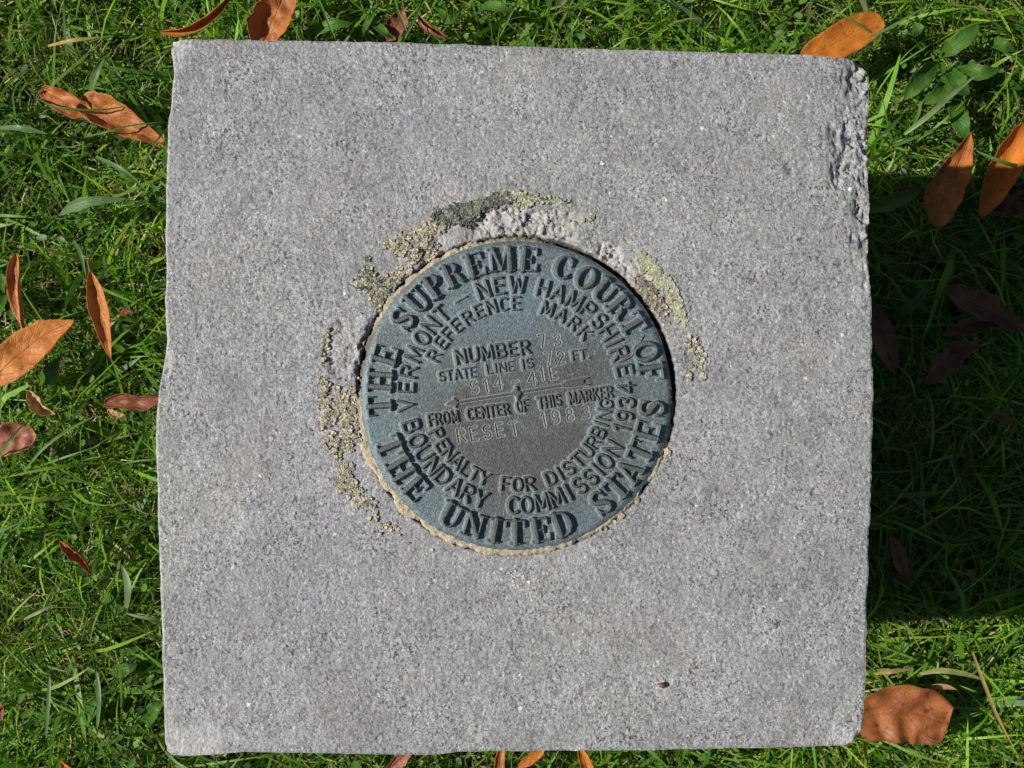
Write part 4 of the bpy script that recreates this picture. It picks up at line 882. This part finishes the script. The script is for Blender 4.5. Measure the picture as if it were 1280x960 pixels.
# ------------------------------------------------------------------ lawn
pc = px(np.array([200, 1092, 1086, 200]), np.array([50, 70, 930, 946]), TOP)
PX0, PX1, PY0, PY1 = pc[:, 0].min(), pc[:, 0].max(), pc[:, 1].min(), pc[:, 1].max()
def blades(N, xr, yr, length, width, t0, bend, zcap, cols, clump=.5, over=.06, K=5, seed=1, hole=None, droop=.6):
    rng = np.random.default_rng(seed)
    x = rng.uniform(*xr, N); y = rng.uniform(*yr, N)
    d_ = fbm(x * 22 + seed, y * 22, 3); keep = rng.random(N) < np.clip(.75 + clump * d_, .1, 1)
    keep &= ~((x > PX0 - .002) & (x < PX1 + .002) & (y > PY0 - .002) & (y < PY1 + .002))
    if hole: keep &= ~((np.abs(x) < hole[0]) & (np.abs(y) < hole[1]))
    x, y = x[keep], y[keep]; n_ = len(x)
    L = rng.uniform(*length, n_) * (.85 + .3 * fbm(x * 14, y * 14 + 5, 2)); Wd = rng.uniform(*width, n_)
    az = rng.uniform(0, 2 * math.pi, n_) + 1.2 * perlin(x * 12, y * 12)
    th0 = rng.uniform(*t0, n_); bd = rng.uniform(*bend, n_)
    s = np.linspace(0, 1, K + 1)[None, :]
    th = np.minimum(th0[:, None] + bd[:, None] * s, math.radians(112))
    azs = az[:, None] + rng.normal(0, .45, n_)[:, None] * s ** 1.5
    dl_ = L[:, None] / K
    hx = np.concatenate([np.zeros((n_, 1)), np.cumsum(np.sin(th[:, 1:]) * np.cos(azs[:, 1:]) * dl_, 1)], 1)
    hy = np.concatenate([np.zeros((n_, 1)), np.cumsum(np.sin(th[:, 1:]) * np.sin(azs[:, 1:]) * dl_, 1)], 1)
    hz_ = np.concatenate([np.zeros((n_, 1)), np.cumsum(np.cos(th[:, 1:]) * dl_, 1)], 1)
    z = np.maximum(hz_ - .001, .0005 + .006 * rng.random((n_, 1)) * s)
    cap = zcap * rng.uniform(.55, 1.15, n_)[:, None]
    z = np.where(z > cap, cap + .12 * (z - cap), z)
    X_ = x[:, None] + hx; Y_ = y[:, None] + hy
    free = (rng.random(n_) < over)[:, None]
    for (fp, hw_, fz) in FOOT:
        bb = (fp.min(0) - hw_, fp.max(0) + hw_)
        m = (X_ > bb[0][0]) & (X_ < bb[1][0]) & (Y_ > bb[0][1]) & (Y_ < bb[1][1]) & ~free & (z > fz)
        if not m.any(): continue
        ii = np.nonzero(m); q = np.stack([X_[ii], Y_[ii]], -1); f4 = fp[::3]
        dd = np.hypot(q[:, None, 0] - f4[None, :, 0], q[:, None, 1] - f4[None, :, 1]).min(1)
        k_ = dd < hw_; z[ii[0][k_], ii[1][k_]] = fz * rng.uniform(.6, 1, k_.sum())
    # blades never run through the post: push them back outside
    inn = (X_ > PX0) & (X_ < PX1) & (Y_ > PY0) & (Y_ < PY1)
    ox = np.where(np.abs(X_ - PX0) < np.abs(X_ - PX1), PX0 - .001, PX1 + .001); oy = np.where(np.abs(Y_ - PY0) < np.abs(Y_ - PY1), PY0 - .001, PY1 + .001)
    ux = np.abs(X_ - ox) < np.abs(Y_ - oy)
    X_ = np.where(inn & ux, ox, X_); Y_ = np.where(inn & ~ux, oy, Y_)
    wp = np.sin(np.pi * np.clip(s * .8 + .2, 0, 1)) ** .6 * np.where(s > .999, 0, 1)
    tw = rng.normal(0, .7, n_)[:, None] + rng.normal(0, .5, n_)[:, None] * s
    wx = -np.sin(azs) * np.cos(tw); wy = np.cos(azs) * np.cos(tw); wz = np.sin(tw) * .8
    hw2 = (Wd[:, None] / 2) * wp
    Lf = np.stack([X_ - wx * hw2, Y_ - wy * hw2, z - wz * hw2], -1)[:, :K]; Rt = np.stack([X_ + wx * hw2, Y_ + wy * hw2, z + wz * hw2], -1)[:, :K]
    tip = np.stack([X_[:, K], Y_[:, K], z[:, K]], -1)[:, None]
    V_ = np.concatenate([Lf, Rt, tip], 1); vp = 2 * K + 1
    b_ = (np.arange(n_) * vp)[:, None]; k = np.arange(K - 1)
    q = np.stack([b_ + k, b_ + k + 1, b_ + K + k + 1, b_ + K + k], -1).reshape(-1, 4)
    t_ = np.stack([b_ + K - 1, b_ + 2 * K, b_ + 2 * K - 1], -1).reshape(-1, 3)
    cols = np.array(cols); ci = rng.integers(0, len(cols), n_)
    c = cols[ci] * rng.uniform(.75, 1.3, (n_, 1)) * (1 + .4 * fbm(x * 8, y * 8, 2)[:, None])
    ss = np.concatenate([s[0, :K], s[0, :K], [1.]])[None, :, None]
    base_c = np.array([.22, .20, .09])[None, None, :]
    c = c * np.array([1.06, 1.16, 1.15])
    cc = c[:, None, :] * (1 - .3 * (1 - ss) ** 2) + base_c * .3 * (1 - ss) ** 2
    # some yellowed tips
    yt = (rng.random(n_) < .12)[:, None, None] * ss ** 3
    cc = cc * (1 - yt) + np.array([.30, .24, .09]) * yt
    return V_.reshape(-1, 3), q, t_, cc.reshape(-1, 3)
def build_blades(name, mat, label, specs):
    Vs, Qs, Ts, Cs, off = [], [], [], [], 0
    for sp in specs:
        v_, q, t_, c = blades(**sp); Vs.append(v_); Qs.append(q + off); Ts.append(t_ + off); Cs.append(c); off += len(v_)
    o = mesh_np(name, np.concatenate(Vs), np.concatenate(Qs), np.concatenate(Ts), mat=mat, colors=np.concatenate(Cs))
    tag(o, label, name.replace('_', ' '), None, 'stuff')
    return o
R = math.radians
GR = [(.075, .185, .008), (.115, .25, .010), (.060, .145, .012), (.16, .30, .016), (.065, .165, .020), (.20, .31, .022), (.13, .26, .012)]
STR = [(.34, .27, .13), (.42, .34, .18), (.26, .19, .085), (.30, .17, .07), (.20, .15, .08)]
XR, YR = (-.48, .50), (-.40, .42)
build_blades('grass', M_GRASS, 'green lawn grass growing round the granite post', [
    dict(N=95000, xr=XR, yr=YR, length=(.016, .042), width=(.0006, .0014), t0=(R(5), R(50)), bend=(R(20), R(85)), zcap=.026, cols=GR, seed=21, over=.03, K=4),
    dict(N=17000, xr=XR, yr=YR, length=(.035, .075), width=(.0010, .0022), t0=(R(10), R(55)), bend=(R(25), R(90)), zcap=.034, cols=GR, seed=22, over=.05),
    dict(N=1100, xr=XR, yr=YR, length=(.04, .085), width=(.0028, .0044), t0=(R(20), R(60)), bend=(R(25), R(70)), zcap=.037, cols=GR[1:4] + [(.10, .17, .07)], seed=23, over=.03),
    dict(N=95000, xr=(-1.3, 1.3), yr=(-1.3, 1.3), length=(.03, .07), width=(.002, .004), t0=(R(5), R(50)), bend=(R(20), R(80)), zcap=.035, cols=GR, seed=24, hole=(.46, .38), K=3),
    dict(N=80000, xr=(-3.6, 3.6), yr=(-3.6, 3.6), length=(.05, .10), width=(.005, .010), t0=(R(5), R(50)), bend=(R(20), R(80)), zcap=.04, cols=GR, seed=25, hole=(1.25, 1.25), K=3),
])
build_blades('dry_grass', M_DRY, 'dead straw-coloured grass blades tangled low in the lawn', [
    dict(N=38000, xr=XR, yr=YR, length=(.012, .038), width=(.0005, .0012), t0=(R(40), R(85)), bend=(R(0), R(35)), zcap=.025, cols=STR, seed=31, over=0, K=3),
    dict(N=3800, xr=XR, yr=YR, length=(.025, .055), width=(.0007, .0015), t0=(R(50), R(85)), bend=(R(0), R(30)), zcap=.031, cols=STR, seed=32, over=0, K=4, clump=1.5),
])
# small round leaves of moss and clover between the blades
def cover(N, seed, zr=(.004, .026), size=(.0009, .0021)):
    rng = np.random.default_rng(seed); x = rng.uniform(*XR, N); y = rng.uniform(*YR, N)
    keep = rng.random(N) < np.clip(.45 + 1.1 * fbm(x * 16 + 40, y * 16, 3), .05, 1)
    keep &= ~((x > PX0 - .003) & (x < PX1 + .003) & (y > PY0 - .003) & (y < PY1 + .003)); x, y = x[keep], y[keep]; n_ = len(x)
    z = rng.uniform(*zr, n_)
    for (fp, hw_, fz) in FOOT:
        dd = np.hypot(x[:, None] - fp[None, ::3, 0], y[:, None] - fp[None, ::3, 1]).min(1); m = (dd < hw_ + .003) & (z > fz - .004); z[m] = (fz - .006) * rng.uniform(.3, 1, m.sum())
    s = rng.uniform(*size, n_); el = rng.uniform(1.0, 2.0, n_); az = rng.uniform(0, 6.28, n_); ti = rng.normal(0, .5, n_); tj = rng.normal(0, .4, n_)
    m = 7; th = np.linspace(0, 2 * math.pi, m, endpoint=False)
    lx = np.cos(th)[None] * (s * el)[:, None]; ly = np.sin(th)[None] * s[:, None] * (1 - .25 * np.cos(th))[None]
    V_ = np.zeros((n_, m + 1, 3)); ca, sa = np.cos(az)[:, None], np.sin(az)[:, None]
    V_[:, :m, 0] = x[:, None] + lx * ca - ly * sa; V_[:, :m, 1] = y[:, None] + lx * sa + ly * ca; V_[:, :m, 2] = z[:, None] + lx * np.sin(ti)[:, None] + ly * np.sin(tj)[:, None] 
    V_[:, m, 0] = x; V_[:, m, 1] = y; V_[:, m, 2] = z - s * .3
    b_ = (np.arange(n_) * (m + 1))[:, None]; k = np.arange(m)
    t_ = np.stack([b_ + k, b_ + (k + 1) % m, b_ + m + 0 * k], -1).reshape(-1, 3)
    cc = np.array([(.07, .17, .015), (.10, .21, .02), (.13, .25, .05), (.055, .13, .015)])[rng.integers(0, 4, n_)] * rng.uniform(.7, 1.25, (n_, 1))
    o = mesh_np('ground_cover', V_.reshape(-1, 3), None, t_, mat=M_GRASS, colors=np.repeat(cc, m + 1, 0))
    tag(o, 'tiny rounded leaves of clover and moss low between the grass blades', 'ground cover', None, 'stuff')
cover(13000, 41)
# a few long single blades that cross over leaves and lawn
def hero(pts, wpx, col, z=.044, dz=None):
    dz = dz or [-.008] + [0] * (len(pts) - 2) + [-.002]
    sp = spline([px(u_, v_, z + d) for (u_, v_), d in zip(pts, dz)], 14); s = np.linspace(0, 1, 14)
    tg = np.gradient(sp, axis=0); sd_ = np.cross([0, 0, 1.], tg); sd_ /= np.linalg.norm(sd_, axis=1)[:, None]
    w_ = wpx / 2 * (CAMZ - z) / FPX * np.sin(np.pi * (.12 + .88 * s)) ** .6; w_[-1] = 1e-5
    V_ = np.stack([sp - sd_ * w_[:, None] + [0, 0, .0005], sp, sp + sd_ * w_[:, None] + [0, 0, .0005]], 1).reshape(-1, 3)
    return V_, grid_quads(14, 3), np.tile(col, (len(V_), 1))
HV = [
 ([(1130, 168), (1160, 145), (1190, 118), (1222, 92)], 7, (.20, .28, .11)), ([(1045, 70), (1090, 46), (1130, 24), (1180, -5)], 3.4, (.16, .26, .08)),
 ([(1020, 5), (1050, 18), (1080, 36), (1094, 44)], 3, (.10, .20, .05)), ([(1290, 210), (1260, 205), (1235, 196), (1218, 188)], 5, (.09, .20, .04)),
 ([(45, 122), (70, 134), (120, 138), (165, 132)], 3, (.07, .15, .03)), ([(105, 172), (130, 166), (160, 158), (205, 152)], 2.6, (.09, .18, .04)),
 ([(120, 196), (145, 208), (165, 222), (184, 240)], 6, (.10, .19, .06)), ([(176, 210), (188, 190), (198, 174), (210, 160)], 3, (.10, .18, .04)),
 ([(0, 160), (20, 160), (40, 163), (60, 168)], 7, (.14, .22, .10)), ([(60, 58), (85, 52), (105, 49), (124, 47)], 5, (.46, .33, .10)),
 ([(395, -8), (405, 15), (413, 35), (420, 52)], 3.2, (.10, .20, .05)), ([(490, -10), (498, 15), (505, 32), (512, 52)], 3.6, (.09, .18, .04)),
 ([(530, 0), (520, 20), (510, 40), (504, 52)], 3.6, (.08, .17, .04)), ([(650, -5), (640, 15), (630, 35), (620, 54)], 3.0, (.13, .22, .07)),
 ([(1215, 815), (1228, 850), (1246, 895), (1268, 938)], 4.5, (.44, .30, .12)), ([(1150, 842), (1175, 838), (1205, 842), (1230, 850)], 7, (.30, .30, .10)),
 ([(30, 590), (55, 560), (90, 535), (125, 517)], 4, (.14, .24, .06)), ([(0, 570), (10, 555), (18, 545), (28, 532)], 5, (.10, .19, .05)),
 ([(122, 908), (124, 880), (123, 855), (120, 836)], 6, (.15, .24, .10)), ([(58, 920), (60, 890), (62, 860), (62, 840)], 5, (.14, .22, .09)),
 ([(158, 760), (160, 740), (158, 722), (152, 706)], 9, (.20, .26, .13)), ([(210, 782), (190, 774), (170, 770), (156, 766)], 4, (.18, .26, .10)),
 ([(30, 774), (45, 767), (58, 760), (70, 756)], 4, (.26, .32, .16)), ([(1092, 842), (1110, 840), (1125, 838), (1142, 836)], 5, (.40, .26, .08)),
 ([(1090, 180), (1104, 168), (1118, 154), (1130, 140)], 5, (.06, .14, .03)), ([(92, 300), (100, 315), (104, 330), (108, 350)], 5, (.08, .17, .04)),
 ([(170, 455), (185, 462), (196, 466), (212, 470)], 3.6, (.08, .18, .03)), ([(1100, 600), (1130, 615), (1160, 640), (1180, 670)], 3, (.10, .18, .06)),
]
Vs, Qs, Cs, off = [], [], [], 0
for pts, w_, col in HV:
    v_, q, c = hero(pts, w_, col); Vs.append(v_); Qs.append(q + off); Cs.append(c); off += len(v_)
tag(mesh_np('long_grass', np.concatenate(Vs), np.concatenate(Qs), mat=M_GRASS, colors=np.concatenate(Cs)), 'long loose grass blades arching over the lawn and the fallen leaves', 'grass', None, 'stuff')
